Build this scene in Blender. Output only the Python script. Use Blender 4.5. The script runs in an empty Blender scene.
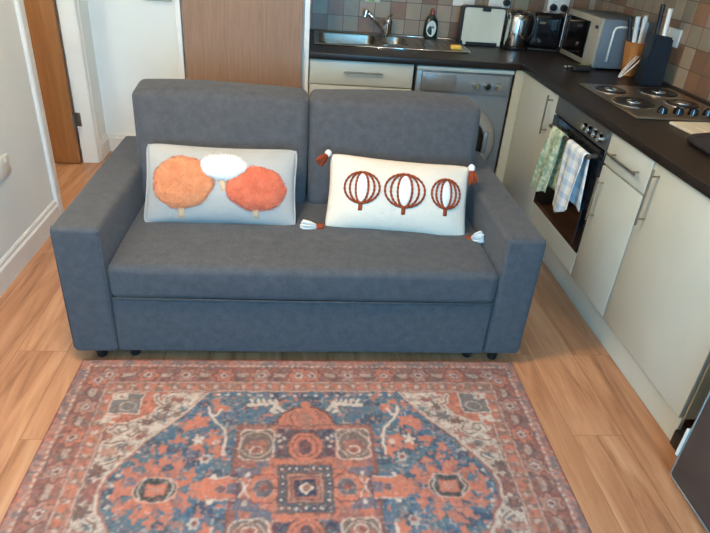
import bpy, bmesh, math, random
import numpy as np
from mathutils import Vector, Matrix
random.seed(7)
C = bpy.context.scene.collection
scene = bpy.context.scene
PI = math.pi

# ------------------------------------------------------------------ camera
CF, CP, CYAW, CROLL, CH = 590.41, 0.5233, -0.1165, 0.0806, 1.5386
fwd = Vector((-math.sin(CYAW)*math.cos(CP), math.cos(CYAW)*math.cos(CP), -math.sin(CP)))
rt = Vector((math.cos(CYAW), math.sin(CYAW), 0)); up = rt.cross(fwd)
r2 = rt*math.cos(CROLL) + up*math.sin(CROLL); u2 = up*math.cos(CROLL) - rt*math.sin(CROLL)
cam = bpy.data.cameras.new('camera'); cam_o = bpy.data.objects.new('camera', cam); C.objects.link(cam_o)
cam_o.matrix_world = Matrix(((r2.x, u2.x, -fwd.x, 0), (r2.y, u2.y, -fwd.y, 0), (r2.z, u2.z, -fwd.z, CH), (0, 0, 0, 1)))
cam.sensor_width = 36; cam.lens = CF/710*36; cam.clip_start = 0.02
scene.camera = cam_o

# ------------------------------------------------------------------ world, light, exposure
w = bpy.data.worlds.new('world'); scene.world = w; w.use_nodes = True
w.node_tree.nodes['Background'].inputs[0].default_value = (0.62, 0.78, 1.0, 1)
w.node_tree.nodes['Background'].inputs[1].default_value = 1.0
scene.view_settings.view_transform = 'Standard'; scene.view_settings.look = 'None'
scene.view_settings.gamma = 1; scene.view_settings.exposure = 0.0
try: scene.view_settings.use_curve_mapping = False
except Exception: pass

def area(name, loc, target, sx, sy, power, col, spread=180):
    l = bpy.data.lights.new(name, 'AREA'); l.shape = 'RECTANGLE'; l.size = sx; l.size_y = sy
    l.energy = power; l.color = col; l.spread = math.radians(spread)
    o = bpy.data.objects.new(name, l); C.objects.link(o); o.location = loc
    d = Vector(target) - Vector(loc); o.rotation_euler = d.to_track_quat('-Z', 'Y').to_euler(); return o
def bulb(name, loc, power, col, radius):
    l = bpy.data.lights.new(name, 'POINT'); l.energy = power; l.color = col; l.shadow_soft_size = radius
    o = bpy.data.objects.new(name, l); C.objects.link(o); o.location = loc; return o
area('daylight_through_window', (0.15, -1.96, 1.45), (0.15, 0, 1.25), 1.0, 1.25, 132, (0.17, 0.60, 1.0))
bulb('ceiling_lamp_light', (-0.52, 1.45, 2.22), 82, (1.0, 0.77, 0.51), 0.14)
bulb('kitchen_lamp_light', (1.25, 2.75, 2.28), 12, (1.0, 0.68, 0.40), 0.05)
bulb('hall_lamp_light', (-1.75, 3.0, 2.2), 21, (1.0, 0.98, 0.84), 0.1)

# ------------------------------------------------------------------ helpers
ROOTM = {}
def vary(c, k): return (c[0]*k, c[1]*k, c[2]*k, 1)
def s2l(r, g, b):
    f = lambda v: (v/255/12.92 if v/255 <= .04045 else ((v/255+.055)/1.055)**2.4)
    return (f(r), f(g), f(b), 1)
def mat(name, col, rough=.5, metal=0, spec=.5, coat=0, sheen=0):
    m = bpy.data.materials.new(name); m.use_nodes = True
    b = m.node_tree.nodes['Principled BSDF']
    b.inputs['Base Color'].default_value = col; b.inputs['Roughness'].default_value = rough
    b.inputs['Metallic'].default_value = metal; b.inputs['Specular IOR Level'].default_value = spec
    b.inputs['Coat Weight'].default_value = coat; b.inputs['Sheen Weight'].default_value = sheen
    return m
def N(m, t, **kw):
    n = m.node_tree.nodes.new(t)
    for k, v in kw.items():
        if k in n.inputs: n.inputs[k].default_value = v
        else: setattr(n, k, v)
    return n
def L(m, a, b): m.node_tree.links.new(a, b)
def noisy(name, c1, c2, scale=8, rough=.5, bump=0, bscale=200, metal=0, spec=.5, sheen=0, stretch=(1, 1, 1), detail=3, lo=.35, hi=.65):
    """principled material whose colour varies with noise between c1 and c2, with a fine bump"""
    m = mat(name, c1, rough, metal, spec, sheen=sheen); b = m.node_tree.nodes['Principled BSDF']
    tc = N(m, 'ShaderNodeTexCoord'); mp = N(m, 'ShaderNodeMapping', Scale=stretch); L(m, tc.outputs['Object'], mp.inputs[0])
    nz = N(m, 'ShaderNodeTexNoise', Scale=scale, Detail=detail); L(m, mp.outputs[0], nz.inputs['Vector'])
    rp = N(m, 'ShaderNodeValToRGB'); rp.color_ramp.elements[0].position = lo; rp.color_ramp.elements[1].position = hi
    rp.color_ramp.elements[0].color = c1; rp.color_ramp.elements[1].color = c2
    L(m, nz.outputs[0], rp.inputs[0]); L(m, rp.outputs[0], b.inputs['Base Color'])
    if bump:
        n2 = N(m, 'ShaderNodeTexNoise', Scale=bscale, Detail=2); L(m, mp.outputs[0], n2.inputs['Vector'])
        bp = N(m, 'ShaderNodeBump', Strength=bump, Distance=.002); L(m, n2.outputs[0], bp.inputs['Height']); L(m, bp.outputs[0], b.inputs['Normal'])
    return m

def tag(o, label=None, cat=None, group=None, kind=None):
    if label: o['label'] = label
    if cat: o['category'] = cat
    if group: o['group'] = group
    if kind: o['kind'] = kind
    return o
def thing(name, label, cat, loc=(0, 0, 0), rz=0, group=None):
    o = bpy.data.objects.new(name, None); C.objects.link(o); o.location = loc; o.rotation_euler = (0, 0, rz)
    o.empty_display_size = .05
    ROOTM[o.name] = Matrix.Translation(Vector(loc)) @ Matrix.Rotation(rz, 4, 'Z')
    return tag(o, label, cat, group)
def root_matrix(p):
    while p is not None:
        if p.name in ROOTM: return ROOTM[p.name]
        p = p.parent
    return Matrix.Identity(4)
def build(bm, name, m, parent=None, local=False, smooth=None, kind=None, label=None):
    """link a bmesh (world coordinates unless local) as ONE mesh object"""
    if parent is not None and not local:
        bmesh.ops.transform(bm, matrix=root_matrix(parent).inverted(), verts=bm.verts)
    bmesh.ops.recalc_face_normals(bm, faces=bm.faces)
    me = bpy.data.meshes.new(name); bm.to_mesh(me); bm.free()
    if isinstance(m, (list, tuple)):
        for q in m: me.materials.append(q)
    else: me.materials.append(m)
    o = bpy.data.objects.new(name, me); C.objects.link(o)
    if parent is not None: o.parent = parent
    if smooth is not None:
        for p in me.polygons: p.use_smooth = True
        if smooth < 179: me.set_sharp_from_angle(angle=math.radians(smooth))
    if kind: o['kind'] = kind
    if label: o['label'] = label
    return o
def nb(): return bmesh.new()
def box(bm, x0, x1, y0, y1, z0, z1, bev=0, seg=2, M=None, mi=0):
    r = bmesh.ops.create_cube(bm, size=1)
    vs = r['verts']
    for v in vs: v.co = Vector(((x0+x1)/2+v.co.x*(x1-x0), (y0+y1)/2+v.co.y*(y1-y0), (z0+z1)/2+v.co.z*(z1-z0)))
    fs = set(f for v in vs for f in v.link_faces)
    if bev:
        es = set(e for v in vs for e in v.link_edges)
        rr = bmesh.ops.bevel(bm, geom=list(es), offset=bev, segments=seg, affect='EDGES', profile=.5)
        vs = list(set(rr['verts']) | set(v for v in vs if v.is_valid)); fs = set(rr['faces']) | set(f for v in vs for f in v.link_faces)
    if M is not None: bmesh.ops.transform(bm, matrix=M, verts=vs)
    for f in fs:
        if f.is_valid: f.material_index = mi
    return vs
def cyl(bm, p0, p1, r0, r1=None, n=24, bev=0):
    p0 = Vector(p0); p1 = Vector(p1); r1 = r0 if r1 is None else r1; d = p1-p0
    M = Matrix.Translation((p0+p1)/2) @ d.to_track_quat('Z', 'Y').to_matrix().to_4x4()
    r = bmesh.ops.create_cone(bm, cap_ends=True, segments=n, radius1=r0, radius2=r1, depth=d.length, matrix=M)
    if bev:
        es = [e for e in set(e for v in r['verts'] for e in v.link_edges) if any(len(f.verts) > 4 for f in e.link_faces)]
        bmesh.ops.bevel(bm, geom=es, offset=bev, segments=2, affect='EDGES')
def tube(bm, pts, rad, n=8, closed=False):
    pts = [Vector(p) for p in pts]; rings = []; prev = None
    K = len(pts)
    for i, p in enumerate(pts):
        a = pts[(i-1) % K] if (closed or i) else p; b = pts[(i+1) % K] if (closed or i < K-1) else p
        t = (b-a).normalized()
        s = prev if prev is not None else (Vector((0, 0, 1)) if abs(t.z) < .9 else Vector((1, 0, 0)))
        u = (s - t*s.dot(t)).normalized(); prev = u; v = t.cross(u)
        r = rad[i] if isinstance(rad, (list, tuple)) else rad
        rings.append([bm.verts.new(p + (u*math.cos(2*PI*k/n)+v*math.sin(2*PI*k/n))*r) for k in range(n)])
    for i in range(K if closed else K-1):
        A = rings[i]; B = rings[(i+1) % K]
        for k in range(n): bm.faces.new((A[k], A[(k+1) % n], B[(k+1) % n], B[k]))
    if not closed:
        bm.faces.new(rings[0][::-1]); bm.faces.new(rings[-1])
def lathe(bm, prof, c=(0, 0, 0), n=32, M=None, ridge=0, rn=12, sx=1, sy=1):
    """prof: list of (radius, z)"""
    rings = []
    for r, z in prof:
        ring = []
        for k in range(n):
            a = 2*PI*k/n; q = r*(1+ridge*math.cos(a*rn))
            p = Vector((q*math.cos(a)*sx, q*math.sin(a)*sy, z))
            if M is not None: p = M @ p
            ring.append(bm.verts.new(p+Vector(c)))
        rings.append(ring)
    for A, B in zip(rings, rings[1:]):
        for k in range(n): bm.faces.new((A[k], A[(k+1) % n], B[(k+1) % n], B[k]))
    bm.faces.new(rings[0][::-1]); bm.faces.new(rings[-1])
def prism(bm, pts, ext):
    """polygon of 3D points extruded by vector ext"""
    a = [bm.verts.new(Vector(p)) for p in pts]; e = Vector(ext); b = [bm.verts.new(Vector(p)+e) for p in pts]; n = len(pts)
    bm.faces.new(a[::-1]); bm.faces.new(b)
    for i in range(n): bm.faces.new((a[i], a[(i+1) % n], b[(i+1) % n], b[i]))
def soft(bm, x0, x1, y0, y1, z0, z1, r=.03, bulge=(0, 0, 0), n=14, fn=None, wob=0, seed=0):
    """rounded, slightly bulging upholstery block"""
    c = Vector(((x0+x1)/2, (y0+y1)/2, (z0+z1)/2)); h = Vector(((x1-x0)/2, (y1-y0)/2, (z1-z0)/2))
    tot = max(h)
    ax = []
    for i in range(3):
        rr_ = min(r, h[i]*.98); k = max(4, int(n*2*(h[i]/tot)**.7)); inner = [-(h[i]-rr_)+2*(h[i]-rr_)*q/k for q in range(k+1)]
        outer = [h[i]-rr_+rr_*math.tan(math.radians(a)) for a in (15, 30, 45)]
        ax.append([-o for o in outer[::-1]]+inner+outer)
    nx_, ny_, nz_ = [len(a)-1 for a in ax]; VV = {}
    def vert(i, j, k):
        if (i, j, k) in VV: return VV[i, j, k]
        g = Vector((ax[0][i], ax[1][j], ax[2][k])); VV[i, j, k] = bm.verts.new(g); return VV[i, j, k]
    for i in range(nx_):
        for j in range(ny_):
            for k in (0, nz_): bm.faces.new((vert(i, j, k), vert(i+1, j, k), vert(i+1, j+1, k), vert(i, j+1, k)))
    for i in range(nx_):
        for k in range(nz_):
            for j in (0, ny_): bm.faces.new((vert(i, j, k), vert(i+1, j, k), vert(i+1, j, k+1), vert(i, j, k+1)))
    for j in range(ny_):
        for k in range(nz_):
            for i in (0, nx_): bm.faces.new((vert(i, j, k), vert(i, j+1, k), vert(i, j+1, k+1), vert(i, j, k+1)))
    for v in VV.values():
        p = v.co.copy(); q = Vector([max(-1, min(1, p[i]/h[i])) for i in range(3)])
        inn = Vector([max(-(h[i]-min(r, h[i]*.98)), min(h[i]-min(r, h[i]*.98), p[i])) for i in range(3)])
        d = p-inn
        if d.length > 1e-9: p = inn + d.normalized()*min(r, min(h)*.98 if r > min(h) else r)
        for i in range(3):
            j, k = (i+1) % 3, (i+2) % 3
            p[i] += math.copysign(1, q[i])*abs(q[i])**3*bulge[i]*(1-q[j]**2)*(1-q[k]**2)
        if wob:
            p += Vector((math.sin(9*p.y+7*p.z+seed), math.sin(8*p.x+6*p.z+seed*2), math.sin(7*p.x+9*p.y+seed*3)))*wob
        p = p+c
        if fn: p = fn(p, q)
        v.co = p
def copy_tree(o, parent=None, label=None):
    c = o.copy(); C.objects.link(c); c.parent = parent
    if label: c['label'] = label
    for ch in list(o.children): copy_tree(ch, c)
    return c

# ------------------------------------------------------------------ materials
M = {}
M['wall'] = noisy('wall_paint', s2l(230, 233, 230), s2l(235, 238, 235), 3, .75, .15, 60)
M['ceil'] = mat('ceiling_paint', s2l(232, 231, 228), .8)
M['gloss'] = noisy('white_gloss_paint', s2l(228, 226, 220), s2l(234, 232, 227), 5, .35)
def wood_mat(name, c1, c2, c3, rough, axis='Z', scale=1.0):
    m = mat(name, c1, rough); b = m.node_tree.nodes['Principled BSDF']
    tc = N(m, 'ShaderNodeTexCoord'); st = {'Z': (14, 14, .8), 'Y': (14, .8, 14), 'X': (.8, 14, 14)}[axis]
    mp = N(m, 'ShaderNodeMapping', Scale=tuple(v*scale for v in st)); L(m, tc.outputs['Object'], mp.inputs[0])
    nz = N(m, 'ShaderNodeTexNoise', Scale=2.2, Detail=5, Roughness=.6, Distortion=1.2); L(m, mp.outputs[0], nz.inputs['Vector'])
    rp = N(m, 'ShaderNodeValToRGB'); e = rp.color_ramp.elements; e[0].position = .3; e[0].color = c1; e[1].position = .7; e[1].color = c3
    k = rp.color_ramp.elements.new(.5); k.color = c2
    L(m, nz.outputs[0], rp.inputs[0]); L(m, rp.outputs[0], b.inputs['Base Color'])
    return m
M['door_wood'] = wood_mat('oak_door_veneer', s2l(142, 92, 50), s2l(152, 100, 57), s2l(162, 110, 66), .42)
M['brown_door'] = wood_mat('brown_wood_door', s2l(138, 106, 82), s2l(148, 115, 90), s2l(157, 123, 98), .55, scale=2.0)

def floor_mat():
    m = mat('laminate_floor', (.5, .3, .15, 1), .34); b = m.node_tree.nodes['Principled BSDF']
    tc = N(m, 'ShaderNodeTexCoord'); sp = N(m, 'ShaderNodeSeparateXYZ'); L(m, tc.outputs['Object'], sp.inputs[0])
    cb = N(m, 'ShaderNodeCombineXYZ')
    ay = N(m, 'ShaderNodeMath', operation='ADD'); ay.inputs[1].default_value = -1.43+12.0; L(m, sp.outputs['Y'], ay.inputs[0])
    ax = N(m, 'ShaderNodeMath', operation='ADD'); ax.inputs[1].default_value = -1.01+.19*20; L(m, sp.outputs['X'], ax.inputs[0])
    L(m, ay.outputs[0], cb.inputs['X']); L(m, ax.outputs[0], cb.inputs['Y'])
    br = N(m, 'ShaderNodeTexBrick', Scale=1.0); br.offset = .37; br.offset_frequency = 2
    br.inputs['Brick Width'].default_value = 1.25; br.inputs['Row Height'].default_value = .19
    br.inputs['Mortar Size'].default_value = .0012; br.inputs['Mortar Smooth'].default_value = .3; br.inputs['Bias'].default_value = 0
    br.inputs['Color1'].default_value = (0, 0, 0, 1); br.inputs['Color2'].default_value = (1, 1, 1, 1); br.inputs['Mortar'].default_value = (.5, .5, .5, 1)
    L(m, cb.outputs[0], br.inputs['Vector'])
    # per-board offset of the grain
    sc = N(m, 'ShaderNodeVectorMath', operation='SCALE'); sc.inputs['Scale'].default_value = 13.0; L(m, br.outputs['Color'], sc.inputs[0])
    mp = N(m, 'ShaderNodeMapping', Scale=(15, 1.3, 1)); L(m, tc.outputs['Object'], mp.inputs[0])
    ad = N(m, 'ShaderNodeVectorMath', operation='ADD'); L(m, mp.outputs[0], ad.inputs[0]); L(m, sc.outputs[0], ad.inputs[1])
    nz = N(m, 'ShaderNodeTexNoise', Scale=1.1, Detail=7, Roughness=.62, Distortion=.8); L(m, ad.outputs[0], nz.inputs['Vector'])
    rp = N(m, 'ShaderNodeValToRGB'); e = rp.color_ramp.elements
    e[0].position = .28; e[0].color = s2l(138, 92, 64); e[1].position = .72; e[1].color = s2l(212, 164, 128)
    k = e.new(.42); k.color = s2l(178, 124, 88); k = e.new(.55); k.color = s2l(198, 144, 106)
    L(m, nz.outputs[0], rp.inputs[0])
    # knots
    mp2 = N(m, 'ShaderNodeMapping', Scale=(5.0, 2.2, 1), Location=(.3, .15, 0)); L(m, tc.outputs['Object'], mp2.inputs[0])
    vo = N(m, 'ShaderNodeTexVoronoi', Scale=1.0); L(m, mp2.outputs[0], vo.inputs['Vector'])
    kr = N(m, 'ShaderNodeValToRGB'); kr.color_ramp.elements[0].position = .02; kr.color_ramp.elements[0].color = (1, 1, 1, 1)
    kr.color_ramp.elements[1].position = .17; kr.color_ramp.elements[1].color = (0, 0, 0, 1); L(m, vo.outputs['Distance'], kr.inputs[0])
    km = N(m, 'ShaderNodeMix', data_type='RGBA', blend_type='MULTIPLY'); km.inputs['B'].default_value = (.42, .30, .25, 1)
    kf = N(m, 'ShaderNodeMath', operation='MULTIPLY'); kf.inputs[1].default_value = .7; L(m, kr.outputs[0], kf.inputs[0])
    L(m, kf.outputs[0], km.inputs[0]); L(m, rp.outputs[0], km.inputs[6])
    km.inputs[7].default_value = (.45, .33, .27, 1)
    # board to board tone
    tone = N(m, 'ShaderNodeMix', data_type='RGBA', blend_type='MULTIPLY'); tone.inputs[0].default_value = 1
    tr = N(m, 'ShaderNodeValToRGB'); tr.color_ramp.elements[0].color = (.86, .82, .78, 1); tr.color_ramp.elements[1].color = (1, 1, 1, 1)
    L(m, br.outputs['Color'], tr.inputs[0]); L(m, km.outputs[2], tone.inputs[6]); L(m, tr.outputs[0], tone.inputs[7])
    seam = N(m, 'ShaderNodeMix', data_type='RGBA', blend_type='MULTIPLY'); seam.inputs[7].default_value = (.62, .54, .48, 1)
    L(m, br.outputs['Fac'], seam.inputs[0]); L(m, tone.outputs[2], seam.inputs[6]); L(m, seam.outputs[2], b.inputs['Base Color'])
    return m
M['floor'] = floor_mat()

def tile_mat(axis):
    """10 cm ceramic tiles in mixed beige, sand, terracotta brown and grey-green, with grout"""
    m = mat('wall_tiles_'+axis, (.5, .45, .4, 1), .35); b = m.node_tree.nodes['Principled BSDF']
    tc = N(m, 'ShaderNodeTexCoord'); sp = N(m, 'ShaderNodeSeparateXYZ'); L(m, tc.outputs['Object'], sp.inputs[0])
    def cell(sock, off):
        d = N(m, 'ShaderNodeMath', operation='MULTIPLY_ADD'); d.inputs[1].default_value = 1/.1045; d.inputs[2].default_value = off
        L(m, sock, d.inputs[0])
        f = N(m, 'ShaderNodeMath', operation='FLOOR'); L(m, d.outputs[0], f.inputs[0])
        g = N(m, 'ShaderNodeMath', operation='FRACT'); L(m, d.outputs[0], g.inputs[0])
        h = N(m, 'ShaderNodeMath', operation='SUBTRACT'); h.inputs[1].default_value = .5; L(m, g.outputs[0], h.inputs[0])
        a = N(m, 'ShaderNodeMath', operation='ABSOLUTE'); L(m, h.outputs[0], a.inputs[0])
        return f.outputs[0], a.outputs[0]
    fu, au = cell(sp.outputs['X' if axis == 'X' else 'Y'], .3); fv, av = cell(sp.outputs['Z'], -8.66)
    cb = N(m, 'ShaderNodeCombineXYZ'); L(m, fu, cb.inputs[0]); L(m, fv, cb.inputs[1])
    wn = N(m, 'ShaderNodeTexWhiteNoise', noise_dimensions='2D'); L(m, cb.outputs[0], wn.inputs['Vector'])
    rp = N(m, 'ShaderNodeValToRGB'); rp.color_ramp.interpolation = 'CONSTANT'; e = rp.color_ramp.elements
    cols = [(0, (152, 136, 116)), (.22, (166, 150, 130)), (.42, (146, 112, 88)), (.58, (146, 138, 120)), (.72, (172, 156, 136)), (.86, (132, 104, 84))]
    e[0].color = s2l(*cols[0][1]); e[1].position = cols[1][0]; e[1].color = s2l(*cols[1][1])
    for p, c in cols[2:]:
        k = e.new(p); k.color = s2l(*c)
    L(m, wn.outputs['Value'], rp.inputs[0])
    nz = N(m, 'ShaderNodeTexNoise', Scale=22, Detail=3); L(m, tc.outputs['Object'], nz.inputs['Vector'])
    mx = N(m, 'ShaderNodeMix', data_type='RGBA', blend_type='MULTIPLY'); mx.inputs[0].default_value = .35
    L(m, rp.outputs[0], mx.inputs[6]); L(m, nz.outputs['Color'], mx.inputs[7])
    mxx = N(m, 'ShaderNodeMath', operation='MAXIMUM'); L(m, au, mxx.inputs[0]); L(m, av, mxx.inputs[1])
    gt = N(m, 'ShaderNodeMath', operation='GREATER_THAN'); gt.inputs[1].default_value = .476; L(m, mxx.outputs[0], gt.inputs[0])
    gm = N(m, 'ShaderNodeMix', data_type='RGBA'); gm.inputs[7].default_value = s2l(98, 78, 66)
    L(m, gt.outputs[0], gm.inputs[0]); L(m, mx.outputs[2], gm.inputs[6]); L(m, gm.outputs[2], b.inputs['Base Color'])
    return m
M['tileX'] = tile_mat('X'); M['tileY'] = tile_mat('Y')

def fabric(name, c1, c2, sheen=.3, fine=420, bump=.5, rough=.9, tint=(1, 1, 1, 1), mid=6):
    m = mat(name, c1, rough, 0, .25, sheen=sheen); b = m.node_tree.nodes['Principled BSDF']
    b.inputs['Sheen Tint'].default_value = tint; b.inputs['Sheen Roughness'].default_value = .45
    tc = N(m, 'ShaderNodeTexCoord')
    n1 = N(m, 'ShaderNodeTexNoise', Scale=fine, Detail=2); mp = N(m, 'ShaderNodeMapping', Scale=(1, .35, 1)); L(m, tc.outputs['Object'], mp.inputs[0]); L(m, mp.outputs[0], n1.inputs['Vector'])
    n2 = N(m, 'ShaderNodeTexNoise', Scale=mid, Detail=6); L(m, tc.outputs['Object'], n2.inputs['Vector'])
    ad = N(m, 'ShaderNodeMath', operation='MULTIPLY_ADD'); ad.inputs[1].default_value = .35; L(m, n2.outputs[0], ad.inputs[0])
    ml = N(m, 'ShaderNodeMath', operation='MULTIPLY'); ml.inputs[1].default_value = .65; L(m, n1.outputs[0], ml.inputs[0]); L(m, ml.outputs[0], ad.inputs[2])
    rp = N(m, 'ShaderNodeValToRGB'); rp.color_ramp.elements[0].position = .38; rp.color_ramp.elements[1].position = .62
    rp.color_ramp.elements[0].color = c1; rp.color_ramp.elements[1].color = c2; L(m, ad.outputs[0], rp.inputs[0]); L(m, rp.outputs[0], b.inputs['Base Color'])
    bp = N(m, 'ShaderNodeBump', Strength=bump, Distance=.0015); L(m, n1.outputs[0], bp.inputs['Height']); L(m, bp.outputs[0], b.inputs['Normal'])
    return m
M['sofa'] = fabric('blue_grey_upholstery', s2l(68, 70, 75), s2l(86, 88, 93), sheen=.12, mid=30)
M['seam'] = mat('dark_seam_thread', s2l(45, 50, 60), .9)
M['black_plastic'] = noisy('black_plastic', s2l(22, 22, 24), s2l(28, 28, 30), 20, .4)
M['black_gloss'] = noisy('black_gloss', s2l(14, 14, 17), s2l(18, 18, 22), 20, .12, spec=.6)
M['cream_unit'] = noisy('cream_cabinet_foil', s2l(188, 190, 178), s2l(193, 195, 183), 4, .38)
M['cream_edge'] = noisy('cabinet_edging', s2l(188, 172, 140), s2l(194, 178, 148), 8, .45)
M['plinth'] = noisy('plinth_board', s2l(196, 198, 186), s2l(201, 203, 191), 6, .5)
M['worktop'] = noisy('dark_brown_worktop', s2l(26, 19, 15), s2l(38, 29, 23), 60, .40, .1, 300, spec=.35)
M['steel'] = noisy('brushed_steel', s2l(140, 134, 124), s2l(156, 150, 140), 30, .33, 0, metal=1, stretch=(1, 8, 8))
M['chrome'] = noisy('chrome', s2l(205, 205, 205), s2l(215, 215, 215), 10, .1, metal=1)
M['nickel'] = noisy('satin_nickel', s2l(158, 146, 128), s2l(170, 158, 140), 20, .3, metal=1)
M['silver_grey'] = noisy('silver_grey_enamel', s2l(126, 127, 126), s2l(134, 135, 134), 8, .35, metal=.35)
M['silver_dark'] = noisy('washer_door_metal', s2l(160, 152, 142), s2l(172, 164, 154), 8, .35, metal=.5)
M['white_plastic'] = noisy('white_plastic', s2l(222, 222, 216), s2l(228, 228, 222), 8, .4)
M['grout'] = mat('sealant_strip', s2l(70, 60, 52), .6)
M['dark_glass'] = noisy('dark_oven_glass', s2l(16, 12, 11), s2l(20, 15, 13), 8, .08, spec=.7)
M['anthracite'] = noisy('anthracite_fridge', s2l(70, 64, 64), s2l(76, 70, 70), 6, .55, spec=.3)

# ------------------------------------------------------------------ room shell
XL, XR, YB, YN, ZC, T = -1.317, 2.0, 4.25, -2.0, 2.4, .13
XF2, T2 = -1.366, .092      # the wall steps back a little past the doorway
def struct(name, m, *boxes, bev=0):
    bm = nb()
    for b in boxes: box(bm, *b, bev=bev)
    return build(bm, name, m, kind='structure')
struct('floor', M['floor'], (-2.6, XR+.1, YN-.1, YB+.1, -.06, 0))
struct('ceiling', M['ceil'], (-2.6, XR+.1, YN-.1, YB+.1, ZC, ZC+.08))
struct('wall_left', M['wall'], (XL-T, XL, YN, 3.147, 0, ZC))
struct('wall_left_beyond_door', M['wall'], (XF2-T2, XF2, 4.0, YB, 0, ZC))
struct('wall_above_door', M['wall'], (XL-T, XL, 3.147, 4.0, 2.02, ZC))
struct('wall_back', M['wall'], (-2.5, .045, YB, YB+.1, 0, ZC))
struct('wall_kitchen_back', M['tileX'], (.045, XR+.1, YB, YB+.1, 0, ZC))
struct('wall_right', M['tileY'], (XR, XR+.1, YN, YB, 0, ZC))
struct('wall_hall', M['wall'], (-2.6, -2.5, 2.2, YB+.1, 0, ZC))
struct('wall_hall_near', M['wall'], (-2.5, XL-T, 2.2, 2.3, 0, ZC))
WX0, WX1, WZ0, WZ1 = -.5, .8, .82, 2.08
struct('wall_near', M['wall'], (XL-T, WX0, YN-.1, YN, 0, ZC), (WX1, XR+.1, YN-.1, YN, 0, ZC), (WX0, WX1, YN-.1, YN, 0, WZ0), (WX0, WX1, YN-.1, YN, WZ1, ZC))
struct('window_1', M['gloss'], (WX0, WX0+.05, YN-.08, YN-.02, WZ0, WZ1), (WX1-.05, WX1, YN-.08, YN-.02, WZ0, WZ1), (WX0, WX1, YN-.08, YN-.02, WZ0, WZ0+.05), (WX0, WX1, YN-.08, YN-.02, WZ1-.05, WZ1), (.12, .18, YN-.08, YN-.02, WZ0, WZ1))
# boxed-in cupboard with the brown door between hall wall and kitchen
struct('wall_cupboard_side', M['wall'], (-.665, -.632, 3.56, YB, 0, ZC))
struct('wall_partition', M['wall'], (.010, .045, 3.56, YB, 0, ZC))
struct('trim_1', M['gloss'], (-.672, -.648, 3.505, 3.56, 0, ZC), bev=.002)
struct('trim_2', M['gloss'], (.030, .050, 3.505, 3.56, .0, .90), bev=.002)
struct('trim_3', M['gloss'], (.022, .050, 3.500, 3.56, .90, ZC), bev=.002)
bm = nb(); box(bm, -.640, .012, 3.515, 3.555, .012, ZC-.01, bev=.003)
build(bm, 'door_2', M['brown_door'], kind='structure')
# baseboards with a moulded top
def skirting(name, prof_pts, ext): 
    bm = nb(); prism(bm, prof_pts, ext); return build(bm, name, M['gloss'], kind='structure')
skirting('baseboard_left', [(XL, YN, 0), (XL+.018, YN, 0), (XL+.018, YN, .098), (XL+.010, YN, .108), (XL+.010, YN, .120), (XL+.004, YN, .130), (XL, YN, .130)], (0, 3.075-YN, 0))
skirting('baseboard_back', [(XF2, YB, 0), (XF2, YB-.018, 0), (XF2, YB-.018, .098), (XF2, YB-.010, .108), (XF2, YB-.010, .120), (XF2, YB-.004, .130), (XF2, YB, .130)], (-.665-XF2, 0, 0))
skirting('baseboard_beyond_door', [(XF2, 4.075, 0), (XF2+.018, 4.075, 0), (XF2+.018, 4.075, .098), (XF2+.010, 4.075, .108), (XF2+.010, 4.075, .120), (XF2+.004, 4.075, .130), (XF2, 4.075, .130)], (0, YB-4.075, 0))
# doorway: architraves and lining
def architrave(name, y0, y1, s, X=XL):
    bm = nb(); a = (X, X+.010, X+.018)
    ya, yb = (y0, y1) if s > 0 else (y1, y0)
    d = (yb-ya)
    prism(bm, [(a[0], ya, 0), (a[1], ya, 0), (a[1], ya+d*.3, 0), (a[2], ya+d*.45, 0), (a[2], yb-d*.1, 0), (a[0]+.012, yb, 0), (a[0], yb, 0)], (0, 0, 2.06))
    return build(bm, name, M['gloss'], kind='structure')
architrave('trim_4', 3.078, 3.155, -1); architrave('trim_5', 3.992, 4.07, 1, XF2)
struct('trim_6', M['gloss'], (XL-T-.004, XL+.006, 3.147, 3.160, 0, 2.03), bev=.002)
struct('trim_7', M['gloss'], (XF2-T2-.004, XF2+.006, 3.986, 4.0, 0, 2.03), bev=.002)
# open wooden door
d1 = thing('door_1', None, None, (XF2-T2-.005, 3.985, 0)); d1['kind'] = 'structure'
bm = nb(); box(bm, XF2-T2-.80, XF2-T2-.012, 3.945, 3.985, .008, 2.0, bev=.002); build(bm, 'door_leaf', M['door_wood'], d1)
for hz in (.30, 1.75):
    bm = nb(); cyl(bm, (XF2-T2-.006, 3.938, hz-.045), (XF2-T2-.006, 3.938, hz+.045), .006, n=10)
    box(bm, XF2-T2-.006, XF2-T2+.028, 3.981, 3.986, hz-.045, hz+.045); box(bm, XF2-T2-.010, XF2-T2-.003, 3.94, 3.985, hz-.045, hz+.045)
    build(bm, 'door_hinge', M['steel'], d1, smooth=40)
bm = nb(); cyl(bm, (XF2-T2-.74, 3.945, 1.0), (XF2-T2-.74, 3.90, 1.0), .009, n=12); cyl(bm, (XF2-T2-.745, 3.902, 1.0), (XF2-T2-.62, 3.902, 1.0), .009, n=12)
build(bm, 'door_handle', M['steel'], d1, smooth=40)

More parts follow.
